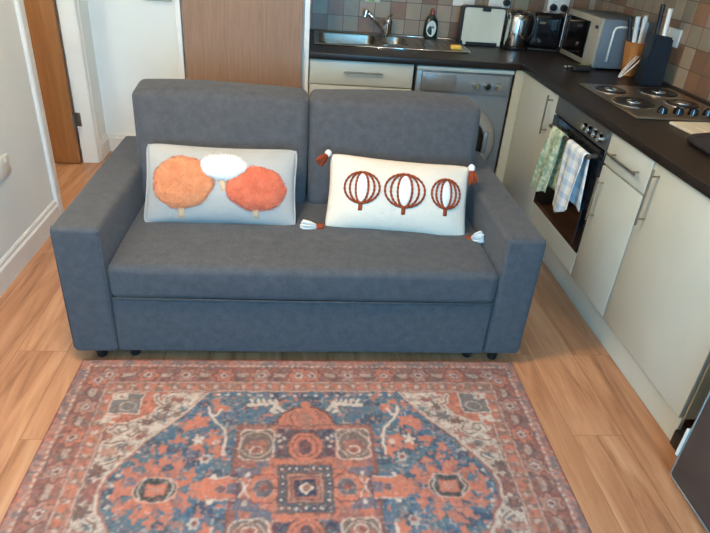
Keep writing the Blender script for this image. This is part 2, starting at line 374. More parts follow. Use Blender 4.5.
# ------------------------------------------------------------------ rug
def make_rug():
    RX0, RX1, RY1, RY0 = -.813, .908, 1.873, .632
    cx = (RX0+RX1)/2; W = RX1-RX0; H = RY1-RY0; nx, ny = 574, 414
    xs = np.linspace(RX0, RX1, nx); ys = np.linspace(RY0, RY1, ny)
    X, Y = np.meshgrid(xs, ys); rng = np.random.RandomState(3)
    def vn(s1, s2):                   # value noise, cell sizes in metres
        a = int(W/s1)+3; b = int(H/s2)+3; g = rng.rand(b, a)
        fx = (X-RX0)/s1; fy = (Y-RY0)/s2; ix = fx.astype(int); iy = fy.astype(int); tx = fx-ix; ty = fy-iy
        tx = tx*tx*(3-2*tx); ty = ty*ty*(3-2*ty)
        return (g[iy, ix]*(1-tx)+g[iy, ix+1]*tx)*(1-ty)+(g[iy+1, ix]*(1-tx)+g[iy+1, ix+1]*tx)*ty
    wobx = (vn(.02, .02)-.5)*.008; woby = (vn(.02, .02)-.5)*.008
    U0 = X-cx; V0 = RY1-Y
    U = np.abs(U0+wobx); V = np.minimum(V0, H-V0)+woby*(np.minimum(V0, H-V0) > .006)*(np.abs(V0-H/2) > .01)
    hc = H/2
    def c(r, g, b): return np.array([((v/255+.055)/1.055)**2.4 for v in (r, g, b)])
    CORAL = c(216, 116, 80); TERRA = c(180, 104, 82); PINK = c(198, 134, 112); BLUE = c(68, 110, 136); TEAL = c(84, 118, 130); NAVY = c(38, 50, 78)
    CREAM = c(222, 200, 180); BROWN = c(112, 72, 62); SLATE = c(100, 100, 108); RUST = c(150, 76, 64); GREY = c(140, 126, 120); OLIVE = c(120, 110, 92)
    col = np.zeros((ny, nx, 3)); col[:] = TERRA
    def put(mask, k, a=1.0):
        mk = np.clip(mask.astype(float), 0, 1)[..., None]*a
        col[:] = col*(1-mk)+k*mk
    def rect(u0, u1, v0, v1): return (U >= u0) & (U <= u1) & (V >= v0) & (V <= v1)
    def ell(u, v, a, b, lob=0, amp=0, ph=0):
        du = (U-u)/a; dv = (V-v)/b; r = np.sqrt(du*du+dv*dv)
        if lob: r = r/(1+amp*np.cos(lob*np.arctan2(dv, du)+ph))
        return r < 1
    def ring(u, v, a, b, t, **k): return ell(u, v, a, b, **k) & ~ell(u, v, a-t, b-t, **k)
    def poly(pts):
        ins = np.zeros(U.shape, bool); n = len(pts)
        for i in range(n):
            (x1, y1), (x2, y2) = pts[i], pts[(i+1) % n]
            cnd = ((y1 > V) != (y2 > V)) & (U < (x2-x1)*(V-y1)/((y2-y1) or 1e-9)+x1); ins ^= cnd
        return ins
    def line(pts, t):
        m = np.zeros(U.shape, bool)
        for (x1, y1), (x2, y2) in zip(pts, pts[1:]):
            dx, dy = x2-x1, y2-y1; q = np.clip(((U-x1)*dx+(V-y1)*dy)/(dx*dx+dy*dy+1e-12), 0, 1)
            m |= (U-x1-q*dx)**2+(V-y1-q*dy)**2 < t*t
        return m
    e = W/2-U                          # distance from the side edge
    D = np.minimum(e, V); A = np.where(e < V, V, U)   # depth in border, coordinate along it
    # --- borders
    put(D < .185, TERRA); put(D < .048, PINK)
    put((D < .048) & (vn(.03, .03) > .55), SLATE, .6); put((D < .048) & (vn(.03, .03) > .62), CORAL, .6)
    put((D > .012) & (D < .03) & (np.mod(A, .03) < .015), TEAL, .35)
    put((D > .032) & (D < .040) & (np.mod(A, .022) < .012), CREAM, .75)
    put((D > .044) & (D < .049), BROWN, .8); put(D < .006, RUST)
    P = .142; side = e < V
    ph = np.mod(np.where(side, V-.048+.0, U+.045), P)/P-.5; k = np.floor(np.where(side, V-.048, U+.045)/P)
    dd = (D-.090)/.040; aa = ph*P/.040; rr = np.sqrt(dd**2+aa**2); an = np.arctan2(dd, aa)
    inb = (D > .050) & (D < .130)
    put(inb & (vn(.02, .02) > .5), RUST, .5); put(inb & (vn(.025, .025) > .6), SLATE, .5)
    lob = rr/(1+.18*np.cos(6*an))
    ev = np.mod(k, 2) == 0
    put(inb & (lob < 1.0), BROWN, .7); put(inb & (lob < .85) & ev, CORAL); put(inb & (lob < .85) & ~ev, PINK)
    put(inb & (lob < .52), SLATE, .8); put(inb & (lob < .40), CREAM, .8); put(inb & (lob < .22), RUST)
    far = np.abs(ph) > .34
    put(inb & far & (np.abs(dd) < .8) & (np.mod((A+D)*1.0, .022) < .009), OLIVE, .7)
    put(inb & far & (np.abs(dd) < .25), CREAM, .5); put(inb & (np.abs(dd+ .6*np.sin(A*44)) < .13) & (lob > 1), BROWN, .7)
    put((D > .128) & (D < .133), CREAM, .55)
    g2 = (D > .133) & (D < .178)
    put(g2, PINK, .8); put(g2 & (np.mod(A, .05) < .024) & (np.abs(D-.155) < .014), CORAL); put(g2 & (np.mod(A+.025, .05) < .016) & (np.abs(D-.155) < .009), CREAM, .7)
    put(g2 & (np.mod(A+.01, .05) < .005), BROWN, .6); put(g2 & (vn(.015, .015) > .68), OLIVE, .6)
    put((D > .178) & (D < .184), CREAM, .6); put((D > .184) & (D < .190), BROWN, .5)
    # --- spandrel (cream ground) and corner
    fld = D > .188
    hexp = [(0, .186), (.351, .186), (.425, .304), (.519, .419), (.577, .512), (.606, .563), (.614, .59), (.614, .66), (0, .66)]
    put(fld, CREAM)
    put(poly([(.50, .186), (.70, .186), (.70, .33), (.66, .36), (.60, .33), (.55, .30), (.52, .25)]), CORAL)
    for (u, v, a, b, kk) in [(.46, .225, .03, .012, RUST), (.43, .272, .016, .014, TEAL), (.49, .265, .016, .02, BROWN), (.50, .31, .03, .022, SLATE), (.45, .30, .012, .012, OLIVE),
                             (.545, .335, .028, .014, BROWN), (.56, .395, .03, .02, TERRA), (.60, .44, .016, .02, SLATE), (.64, .47, .03, .018, PINK), (.665, .40, .02, .03, TERRA), (.62, .505, .014, .02, TEAL), (.575, .455, .014, .014, TERRA),
                             (.652, .545, .026, .024, BROWN), (.650, .62, .028, .04, RUST), (.676, .58, .012, .014, SLATE)]:
        put(fld & ell(u, v, a, b, 6, .25), kk, .9)
        put(fld & ring(u, v, a*1.45, b*1.5, .004, lob=6, amp=.2), BROWN, .45)
    for pts in ([(.655, .375), (.64, .35), (.61, .345), (.60, .37), (.62, .385), (.63, .37)], [(.575, .35), (.56, .38), (.58, .40), (.60, .395)], [(.54, .20), (.53, .235), (.505, .255), (.52, .275)], [(.48, .20), (.495, .22), (.515, .205)], [(.66, .43), (.63, .43), (.60, .42)], [(.63, .52), (.60, .50), (.60, .48)]):
        put(fld & line(pts, .010), CREAM); put(fld & line(pts, .0035), BROWN, .8)
    put(fld & (vn(.012, .012) > .78) & ~poly(hexp) & (U > .36), BROWN, .55)
    put(rect(.583, .692, .188, .296), CREAM); put(rect(.588, .687, .192, .291), SLATE, .85); put(rect(.588, .687, .192, .291) & (vn(.012, .012) > .5), OLIVE, .6)
    put(rect(.640, .687, .192, .222), CREAM); put(rect(.657, .668, .200, .214), CORAL); put(ring(.63, .258, .03, .025, .006), CREAM, .6)
    put(rect(.64, .70, .30, .34) & (vn(.02, .02) > .45), CREAM)
    # --- blue hexagon
    hx = poly(hexp); put(line([(.351, .186), (.425, .304), (.519, .419), (.577, .512), (.606, .563), (.614, .60), (.614, .66)], .011), TERRA); put(line([(.353, .186), (.440, .312), (.534, .424), (.590, .512), (.618, .558), (.628, .60), (.628, .66)], .004), CREAM, .8)
    put(hx, BLUE); put(hx & (vn(.05, .05) > .55), TEAL, .7); put(hx & (vn(.05, .03) > .68), NAVY, .55)
    put(hx & (vn(.018, .018) > .80), CORAL, .75); put(hx & (vn(.014, .014) > .82), PINK, .6); put(hx & (vn(.012, .012) > .82), NAVY, .6); put(hx & (vn(.012, .016) > .86), CREAM, .45)
    for (u, v) in [(.32, .20), (.285, .20), (.245, .20), (.205, .20), (.16, .205), (.12, .205), (.08, .205), (.04, .205), (.0, .205), (.41, .27), (.545, .47), (.585, .56), (.59, .60), (.55, .65)]:
        put(ell(u, v, .007, .007), CREAM, .85)
    # corals of the blue ground
    for (u, v, a, b) in [(.37, .335, .035, .026), (.40, .36, .018, .016), (.30, .27, .02, .02), (.325, .235, .016, .013), (.31, .42, .03, .022), (.285, .47, .022, .028), (.36, .45, .022, .016), (.42, .42, .026, .012), (.47, .455, .014, .02)]:
        put(ell(u, v, a, b, 5, .25), CORAL)
    put(ell(.36, .42, .016, .02, 5, .4), CREAM); put(ell(.30, .43, .011, .012), CREAM, .8); put(ell(.325, .50, .018, .018, 6, .2), CREAM, .7); put(ell(.325, .50, .008, .008), RUST)
    put(line([(.343, .262), (.335, .30), (.315, .305), (.300, .275)], .005), CREAM); put(line([(.335, .30), (.31, .335), (.278, .37), (.268, .41), (.27, .485)], .0045), CREAM)
    put(line([(.205, .252), (.18, .256), (.15, .25), (.12, .245), (.10, .262), (.078, .285)], .008), CREAM)
    for u in (.185, .16, .14, .12, .10): put(line([(u, .25), (u+.012, .228)], .0055), CREAM)
    put(line([(.105, .262), (.12, .285), (.10, .29)], .006), CREAM)
    # lobed coral medallion with dark octagonal core
    M1 = ell(.458, .618, .088, .078, 9, .26, .3); put(M1, CORAL)
    for (u, v) in [(.494, .527), (.452, .507), (.405, .520), (.362, .562), (.572, .60), (.552, .555), (.340, .612)]:
        put(ell(u, v, .015, .021, 4, .25, .6), CORAL); put(ell(u, v-.004, .006, .008), PINK, .7)
    put(ell(.458, .618, .115, .10) & (vn(.014, .014) > .66), TERRA, .8); put(ell(.458, .618, .12, .11) & (vn(.010, .010) > .84), BLUE, .8)
    oc = lambda a, b, q: poly([(.458-a, hc-b*q), (.458-a*.62, hc-b), (.458+a*.62, hc-b), (.458+a, hc-b*q), (.458+a, hc+b*q), (.458+a*.62, hc+b), (.458-a*.62, hc+b), (.458-a, hc+b*q)])
    put(oc(.068, .047, .2), CREAM, .55); put(oc(.063, .042, .2), c(58, 66, 62)); put(oc(.062, .041, .2) & (vn(.012, .012) > .6), SLATE, .6)
    put(rect(.425, .490, .598, .642), TERRA); put(rect(.430, .485, .604, .64), CORAL); put(rect(.437, .478, .612, .63), PINK)
    put(line([(.495, .58), (.512, .62), (.495, .66)], .003), CREAM, .7); put(line([(.420, .58), (.403, .62), (.420, .66)], .003), CREAM, .7)
    # --- central panel
    put(rect(0, .236, .352, .9), TERRA, .95); put(rect(.205, .236, .352, .9), RUST, .45); put(rect(.228, .236, .352, .9), BROWN, .6); put(rect(0, .236, .346, .356), BROWN, .7)
    put(rect(0, .21, .365, .9) & (vn(.05, .04) > .55), CORAL, .8); put(rect(0, .21, .365, .9) & (vn(.04, .04) > .64), BLUE, .8)
    put(ell(0, .352, .105, .095) & (V < .354), BROWN); put(ell(0, .352, .095, .085) & (V < .352), CORAL); put(ell(0, .252, .018, .016), CORAL)
    put(ell(0, .325, .028, .026, 5, .2), TERRA); put(ring(0, .325, .022, .022, .005), PINK); put(line([(.045, .345), (.055, .30), (.035, .285)], .004), BROWN, .8); put(line([(.07, .345), (.072, .315)], .004), TERRA); put(ell(0, .352, .09, .08) & (V < .35) & (vn(.012, .012) > .62), TERRA, .8)
    # framed flowers
    put(rect(.103, .222, .372, .512) & ell(.163, .44, .082, .082), CREAM, .75); put(ell(.163, .44, .072, .073) & rect(.11, .216, .379, .505), c(128, 104, 92)); put(ring(.163, .44, .056, .06, .006), CREAM, .55)
    put(ell(.163, .455, .035, .032, 5, .15), TERRA); put(ring(.163, .468, .024, .02, .006), CREAM, .9); put(rect(.14, .19, .412, .420), SLATE); put(ell(.163, .468, .008, .007), RUST)
    # dark band and octagon above centre
    put(rect(0, .098, .372, .5), NAVY, .85); put(rect(0, .098, .372, .5) & (vn(.02, .02) > .6), SLATE, .7)
    put(ell(0, .452, .062, .068), BROWN); put(ell(0, .452, .056, .062), CORAL); put(ring(0, .452, .044, .05, .005), RUST); put(ell(0, .455, .020, .034), NAVY, .85)
    for (u, v) in [(.075, .415), (.088, .428), (.082, .45), (.093, .405)]: put(ell(u, v, .007, .007), CREAM, .8)
    put(rect(0, .1, .508, .54), CORAL, .85)
    # coral octagon beside centre, orange cross
    put(rect(.085, .205, .55, .69), CORAL, .85); put(rect(.14, .22, .54, .58), BLUE, .8); put(rect(.15, .21, .655, .70), BLUE, .8)
    o2 = lambda a, b: poly([(.132-a, hc-b*.5), (.132-a*.5, hc-b), (.132+a*.5, hc-b), (.132+a, hc-b*.4), (.132+a, hc+b*.4), (.132+a*.5, hc+b), (.132-a*.5, hc+b), (.132-a, hc+b*.5)])
    put(o2(.055, .055), RUST); put(o2(.049, .049), CORAL); put(o2(.034, .036), PINK); put(o2(.029, .030), SLATE); put(o2(.015, .012), RUST); put(rect(.075, .108, .617, .624), BROWN)
    put(poly([(.19, .62), (.215, .56), (.235, .57), (.235, .67), (.215, .68)]), NAVY, .7)
    put(rect(.215, .305, .582, .662), CORAL); put(ell(.305, .62, .028, .045), CORAL); put(rect(.215, .30, .576, .583), CREAM, .6); put(rect(.215, .30, .660, .667), CREAM, .6); put(ell(.262, .62, .014, .014), SLATE); put(ell(.262, .62, .006, .006), RUST); put(rect(.215, .245, .600, .645), BLUE, .8)
    put(line([(.172, .585), (.205, .655)], .0035), CREAM, .8); put(line([(.172, .655), (.205, .585)], .0035), CREAM, .8)
    for (u, v) in [(.183, .568), (.183, .672), (.288, .572), (.288, .668)]: put(ell(u, v, .008, .010), CREAM)
    # centre square
    put(rect(0, .088, .530, .9), c(86, 92, 100)); put(rect(.083, .089, .530, .9), BROWN, .7); put(rect(0, .089, .526, .533), BROWN, .7)
    for i in range(6):
        v = .545+i*.030
        put(ell(.073, v, .0085, .0095), NAVY); put(ell(.073, v, .0045, .0055), CREAM, .9)
    for u in (0, .026, .050): put(ell(u, .545, .010, .011), NAVY); put(ell(u, .545, .005, .006), CREAM, .9)
    put(rect(0, .060, .562, .9), BROWN); put(rect(0, .055, .567, .9), PINK, .9); put(rect(0, .048, .574, .9), BROWN); put(rect(0, .044, .578, .9), TERRA); put(rect(0, .034, .588, .9), NAVY)
    q = U/.026+np.abs(V-hc)/.027; put(q < 1.0, CREAM); put(q < .62, PINK); put(q < .42, RUST)
    # fine secondary drawing all over the pile
    put((vn(.009, .009) > .74) & ~hx, BROWN, .38); put((vn(.008, .008) > .76), CORAL, .30); put((vn(.010, .007) > .80), SLATE, .45); put((vn(.007, .007) > .84), CREAM, .35); put(rect(0, .236, .352, .9) & (vn(.009, .009) > .70), BROWN, .5)
    # --- wear, weave
    col *= (.86+.26*vn(.006, .012))[..., None]; col *= (.90+.18*vn(.25, .2))[..., None]
    st = (vn(.003, .05) > .80) & (vn(.09, .09) > .5); col[:] = np.where(st[..., None], col*.7+GREY*.3, col)
    lum = col.mean(-1, keepdims=True); col[:] = (col*.76+lum*np.array([1.06, .99, .97])*.14+GREY*.10)*.82
    col[:, 1:-1] = (col[:, :-2]+col[:, 1:-1]*2+col[:, 2:])/4; col[1:-1] = (col[:-2]+col[1:-1]*2+col[2:])/4
    # --- mesh
    Z = .0065+(vn(.3, .25)-.5)*.0012
    verts = np.stack([X-cx, Y-RY0, Z], -1).reshape(-1, 3)
    i = np.arange(nx*ny).reshape(ny, nx); F = np.stack([i[:-1, :-1], i[:-1, 1:], i[1:, 1:], i[1:, :-1]], -1).reshape(-1, 4)
    # underside skirt down to the floor
    rim = np.concatenate([i[0, :], i[1:, -1], i[-1, -2::-1], i[-2:0:-1, 0]]); nr = len(rim); base = nx*ny
    low = verts[rim].copy(); low[:, 2] = .0005; verts = np.concatenate([verts, low])
    k2 = np.arange(nr); S = np.stack([rim[k2], base+k2, base+(k2+1) % nr, rim[(k2+1) % nr]], -1)
    faces = np.concatenate([F, S])
    me = bpy.data.meshes.new('rug'); me.vertices.add(len(verts)); me.vertices.foreach_set('co', verts.astype(np.float32).ravel())
    me.loops.add(faces.size); me.loops.foreach_set('vertex_index', faces.astype(np.int32).ravel())
    me.polygons.add(len(faces)); me.polygons.foreach_set('loop_start', np.arange(0, faces.size, 4, dtype=np.int32)); me.polygons.foreach_set('loop_total', np.full(len(faces), 4, dtype=np.int32))
    me.update(calc_edges=True); me.validate()
    ca = me.color_attributes.new('weave', 'FLOAT_COLOR', 'POINT')
    full = np.ones((len(verts), 4), np.float32); full[:base, :3] = col.reshape(-1, 3); full[base:, :3] = col.reshape(-1, 3)[rim]
    ca.data.foreach_set('color', full.ravel())
    m = mat('woven_oriental_rug', (.5, .3, .3, 1), .92, 0, .2, sheen=.15); at = N(m, 'ShaderNodeVertexColor', layer_name='weave'); b = m.node_tree.nodes['Principled BSDF']
    L(m, at.outputs[0], b.inputs['Base Color'])
    nz = N(m, 'ShaderNodeTexNoise', Scale=350, Detail=1); tc = N(m, 'ShaderNodeTexCoord'); L(m, tc.outputs['Object'], nz.inputs['Vector'])
    bp = N(m, 'ShaderNodeBump', Strength=.4, Distance=.001); L(m, nz.outputs[0], bp.inputs['Height']); L(m, bp.outputs[0], b.inputs['Normal'])
    me.materials.append(m)
    o = bpy.data.objects.new('rug', me); C.objects.link(o); o.location = (cx, RY0, 0)
    tag(o, 'faded oriental patterned rug with coral and blue medallions on the floor', 'rug')
make_rug()

# ------------------------------------------------------------------ sofa
SX0, SX1, SY0, SY1 = -.836, .925, 1.862, 2.865
sofa = thing('sofa', 'blue-grey fabric two-seat sofa behind the patterned rug', 'sofa', ((SX0+SX1)/2, 2.4, 0))
AZ = .583; AL = SX0+.166; AR = SX1-.150
for (a, b, sd) in ((SX0, AL, 1), (AR, SX1, 2)):
    bm = nb(); soft(bm, a, b, SY0, SY1, .050, AZ, r=.018, bulge=(.004, .002, .004), n=16, wob=.0012, seed=sd)
    arm = build(bm, 'armrest', M['sofa'], sofa, smooth=60)
    # piped seam along the front face edge
    bm = nb(); x = b-.004 if sd == 1 else a+.004
    xo = a+.004 if sd == 1 else b-.004
    pts = [(x, SY0+.006, .07), (x, SY0+.004, .3), (x, SY0+.006, AZ-.02), (x, SY0+.016, AZ-.004), (xo, SY0+.016, AZ-.004), (xo, SY0+.006, AZ-.02), (xo, SY0+.004, .3), (xo, SY0+.006, .07)]
    tube(bm, pts, .0022, 6); build(bm, 'piping', M['sofa'], arm, smooth=180)
G = .001
def seatfn(p, q):
    if q.z > .3 :
        for (tx, ty) in ((-.37, 2.13), (-.16, 2.13), (.2, 2.15), (.387, 2.15), (-.60, 2.13), (.60, 2.15)):
            d2 = ((p.x-tx)**2+(p.y-ty)**2)/.0016
            p.z -= .006*math.exp(-d2)
    return p
bm = nb(); soft(bm, AL+G, AR-G, SY0-.004, 2.62, .297, .437, r=.028, bulge=(0, .006, .010), n=44, fn=seatfn, wob=.0015)
seat = build(bm, 'seat_cushion', M['sofa'], sofa, smooth=60)
bm = nb(); tube(bm, [(AL+.01, SY0-.003, .303), (0, SY0-.008, .303), (AR-.01, SY0-.003, .303)], .003, 6); build(bm, 'piping', M['sofa'], seat, smooth=180)
bm = nb(); soft(bm, AL+G, AR-G, SY0+.006, SY0+.05, .050, .290, r=.012, bulge=(0, .003, 0), n=10, wob=.0008); build(bm, 'front_panel', M['sofa'], sofa, smooth=60)
bm = nb(); soft(bm, AL+G, AR-G, SY0+.06, 2.70, .06, .292, r=.01, n=4); build(bm, 'base_frame', M['sofa'], sofa, smooth=60)
bm = nb(); soft(bm, AL+G, AR-G, 2.715, SY1-.004, .06, .80, r=.02, n=8); build(bm, 'back_frame', M['sofa'], sofa, smooth=60)
def back_cushion(x0, x1, sd):
    zb, zt = .432, .886
    def lean(p, q):
        f = (p.z-zb)/(zt-zb); p.y += .155*f
        p.x += ((.045*f) if (sd == 2) else -(.045*f))*max(0, (q.x if sd == 2 else -q.x))
        p.z += -.010*(q.x**2)*f + .006*q.y*f
        return p
    bm = nb(); soft(bm, x0, x1, 2.425, 2.605, zb, zt, r=.031, bulge=(.004, .014, .008), n=22, fn=lean, wob=.003, seed=sd)
    c = build(bm, 'back_cushion', M['sofa'], sofa, smooth=60)
back_cushion(-.668, .040, 1); back_cushion(.048, .775, 2)
for (x, y) in ((-.750, 1.908), (-.625, 1.920), (.727, 1.920), (.832, 1.908), (-.745, 2.80), (.832, 2.80)):
    bm = nb(); cyl(bm, (x, y, 0.001), (x, y, .060), .019, .023, n=20, bev=.004); build(bm, 'foot', M['black_plastic'], sofa, smooth=40)

# ------------------------------------------------------------------ cushions on the sofa
def cushion_frame(cx, cy, cz, tilt, yaw, roll):
    return Matrix.Translation((cx, cy, cz)) @ Matrix.Rotation(yaw, 4, 'Z') @ Matrix.Rotation(-tilt, 4, 'X') @ Matrix.Rotation(roll, 4, 'Y')
def cush_pt(s, t, side, hw, hh, T, off=0):
    x = s*hw*(1-.035*(1-t*t))*(1-.028*t**8); z = t*hh*(1-.065*(1-s*s))*(1-.05*s**10)
    th = T*(max(0, 1-abs(s)**2.8)**.62)*(max(0, 1-abs(t)**2.4)**.62)
    th += .002*math.sin(13*s+3*t)*(1-t*t)
    return Vector((x, side*(th+off), z))
def cushion_body(name, m, parent, hw, hh, T, n=40, mm=26):
    bm = nb(); G = {}
    for side in (-1, 1):
        for i in range(n+1):
            for j in range(mm+1):
                s = math.sin((i/n*2-1)*PI/2)*.5+(i/n*2-1)*.5; t = math.sin((j/mm*2-1)*PI/2)*.5+(j/mm*2-1)*.5
                edge = i in (0, n) or j in (0, mm)
                if edge and side == 1: G[side, i, j] = G[-1, i, j]; continue
                G[side, i, j] = bm.verts.new(cush_pt(s, t, side, hw, hh, T) if not edge else Vector((cush_pt(s, t, 1, hw, hh, T).x, 0, cush_pt(s, t, 1, hw, hh, T).z)))
        for i in range(n):
            for j in range(mm):
                bm.faces.new([G[side, i, j], G[side, i+1, j], G[side, i+1, j+1], G[side, i, j+1]])
    return build(bm, name, m, parent, local=True, smooth=180)
def cush_edge(name, m, parent, hw, hh, T, r):
    pts = []; K = 24
    for k in range(K): pts.append((-1+2*k/K, -1))
    for k in range(K): pts.append((1, -1+2*k/K))
    for k in range(K): pts.append((1-2*k/K, 1))
    for k in range(K): pts.append((-1, 1-2*k/K))
    P = [cush_pt(s, t, 1, hw, hh, 0) for s, t in pts]
    for p in P: p.y = 0
    bm = nb(); tube(bm, P, r, 8, closed=True); return build(bm, name, m, parent, local=True, smooth=180)
def patch(name, m, parent, cs, ct, rs, rt, fr, hgt=.008, lob=0, amp=0, fuzz=.003, nr=16, na=72, flat=False, label=None, hair=0):
    hw, hh, T = fr; bm = nb(); rings = []; ctr = None
    for i in range(nr+1):
        r = i/nr; ring = []
        for k in range(1 if i == 0 else na):
            a = 2*PI*k/na; R = 1+(amp*math.cos(lob*a) if lob else 0)
            s = cs+rs*r*R*math.cos(a); t = ct+rt*r*R*math.sin(a)
            if not flat:
                s += rs*.02*random.uniform(-1, 1)*(r > .9); t += rt*.02*random.uniform(-1, 1)*(r > .9)
            h = hgt*(1-r**6)+ (random.uniform(0, fuzz) if i < nr else -.002)
            ring.append(bm.verts.new(cush_pt(s, t, -1, hw, hh, T, h)))
        rings.append(ring)
    for k in range(na): bm.faces.new((rings[0][0], rings[1][k], rings[1][(k+1) % na]))
    for A, B in zip(rings[1:], rings[2:]):
        for k in range(na): bm.faces.new((A[k], B[k], B[(k+1) % na], A[(k+1) % na]))
    if hair:                            # pile: thin upright tapering strands
        for _ in range(hair):
            r = math.sqrt(random.random())*1.01; a = random.uniform(0, 2*PI); R = 1+(amp*math.cos(lob*a) if lob else 0)
            s = cs+rs*r*R*math.cos(a); t = ct+rt*r*R*math.sin(a)
            p = cush_pt(s, t, -1, hw, hh, T, hgt*(1-min(r, 1)**6)-.001); q = random.uniform(0, 2*PI); ln = random.uniform(.006, .011)
            d = Vector((math.cos(q)*.6+math.cos(a)*.5*(r > .85), -.8, math.sin(q)*.6+math.sin(a)*.5*(r > .85))).normalized()*ln; wd = Vector((math.sin(q), 0, math.cos(q)))*.0011
            bm.faces.new([bm.verts.new(p-wd), bm.verts.new(p+wd), bm.verts.new(p+d)])
    return build(bm, name, m, parent, local=True, smooth=180, label=label)
def quad_patch(name, m, parent, c, fr, h=.004, label=None):
    bm = nb(); n = 6; hw, hh, T = fr; V = []
    for i in range(n+1):
        for j in range(n+1):
            u, v = i/n, j/n; s = (c[0][0]*(1-u)+c[1][0]*u)*(1-v)+(c[3][0]*(1-u)+c[2][0]*u)*v; t = (c[0][1]*(1-u)+c[1][1]*u)*(1-v)+(c[3][1]*(1-u)+c[2][1]*u)*v
            V.append(bm.verts.new(cush_pt(s, t, -1, hw, hh, T, h if 0 < i < n and 0 < j < n else -.001)))
    for i in range(n):
        for j in range(n): bm.faces.new((V[i*(n+1)+j], V[(i+1)*(n+1)+j], V[(i+1)*(n+1)+j+1], V[i*(n+1)+j+1]))
    return build(bm, name, m, parent, local=True, smooth=180, label=label)
def thing_M(name, label, cat, Mx):
    o = bpy.data.objects.new(name, None); C.objects.link(o); o.matrix_world = Mx; o.empty_display_size = .05; ROOTM[o.name] = Mx
    return tag(o, label, cat)
M['pillow_grey'] = fabric('pale_grey_linen', s2l(160, 160, 158), s2l(176, 176, 174), .12, 500, .4)
M['fur_orange'] = noisy('orange_faux_fur', s2l(212, 134, 90), s2l(224, 150, 106), 30, .95, .8, 250, spec=.1, sheen=.4)
M['fur_coral'] = noisy('coral_faux_fur', s2l(216, 108, 76), s2l(228, 124, 92), 30, .95, .8, 250, spec=.1, sheen=.4)
M['fur_white'] = noisy('white_faux_fur', s2l(236, 232, 226), s2l(242, 239, 234), 60, .95, .6, 250, spec=.1, sheen=.3)
M['stem_tan'] = fabric('tan_felt', s2l(196, 164, 132), s2l(206, 176, 146), .2)
M['cream_knit'] = fabric('cream_cotton_knit', s2l(216, 205, 190), s2l(226, 216, 202), .1, 260, .7)
M['rust_yarn'] = noisy('rust_brown_yarn', s2l(128, 58, 36), s2l(156, 76, 48), 120, .95, .6, 300, spec=.1)
fr = (.308, .165, .072)
pl = thing_M('cushion', 'pale grey oblong cushion with furry orange and white pumpkins', 'cushion', cushion_frame(-.308, 2.300, .571, math.radians(33), math.radians(0), math.radians(.3)))
cushion_body('cushion_cover', M['pillow_grey'], pl, *fr); cush_edge('piping', M['pillow_grey'], pl, *fr, .004)
quad_patch('stem', M['stem_tan'], pl, [(-.55, -.92), (-.46, -.92), (-.44, -.62), (-.55, -.62)], fr, label='tan felt stem below the large orange pumpkin')
quad_patch('stem', M['stem_tan'], pl, [(.45, -.86), (.52, -.86), (.53, -.60), (.42, -.60)], fr, label='tan felt stem below the coral pumpkin')
patch('pumpkin_applique', M['fur_orange'], pl, -.49, .0, .415, .68, fr, .012, 7, .02, label='large orange furry pumpkin', hair=6000)
patch('pumpkin_applique', M['fur_coral'], pl, .485, -.10, .405, .58, fr, .012, 7, .02, label='coral furry pumpkin', hair=5000)
quad_patch('stem', M['stem_tan'], pl, [(.03, -.24), (.09, -.22), (.07, .10), (-.02, .10)], fr, .005, label='tan felt stem below the white pumpkin')
patch('pumpkin_applique', M['fur_white'], pl, .04, .43, .325, .37, fr, .020, 5, .02, label='small white furry pumpkin', hair=3500)

fr2 = (.302, .162, .070)
pr = thing_M('cushion', 'cream oblong cushion with three rust-outlined pumpkins and corner tassels', 'cushion', cushion_frame(.425, 2.280, .560, math.radians(34), math.radians(-2), math.radians(2.6)))
cushion_body('cushion_cover', M['cream_knit'], pr, *fr2)
def yarn(cs, ct, rs, rt, r=.0045):
    pts = [cush_pt(cs+rs*math.cos(2*PI*k/48), ct+rt*math.sin(2*PI*k/48), -1, *fr2, .003+.0012*(k % 2)) for k in range(48)]
    bm = nb(); tube(bm, pts, [r*(1.15 if k % 2 else .8) for k in range(48)], 6, closed=True); return bm
for (cs, ct, rs, rt) in ((-.545, .08, .245, .42), (.06, .09, .285, .46), (.66, .12, .215, .40)):
    pc = patch('pumpkin_panel', M['fur_white'], pr, cs, ct, rs*.34, rt*.93, fr2, .006, fuzz=.0015, nr=8, na=40)
    for f in (1.0, .70, .36): build(yarn(cs, ct, rs*f, rt*(1.0 if f == 1 else .985)), 'yarn_outline', M['rust_yarn'], pr, local=True, smooth=180)
    quad_patch('stem', M['rust_yarn'], pr, [(cs-.03, ct-rt-.20), (cs+.035, ct-rt-.20), (cs+.03, ct-rt+.03), (cs-.03, ct-rt+.03)], fr2, .005)
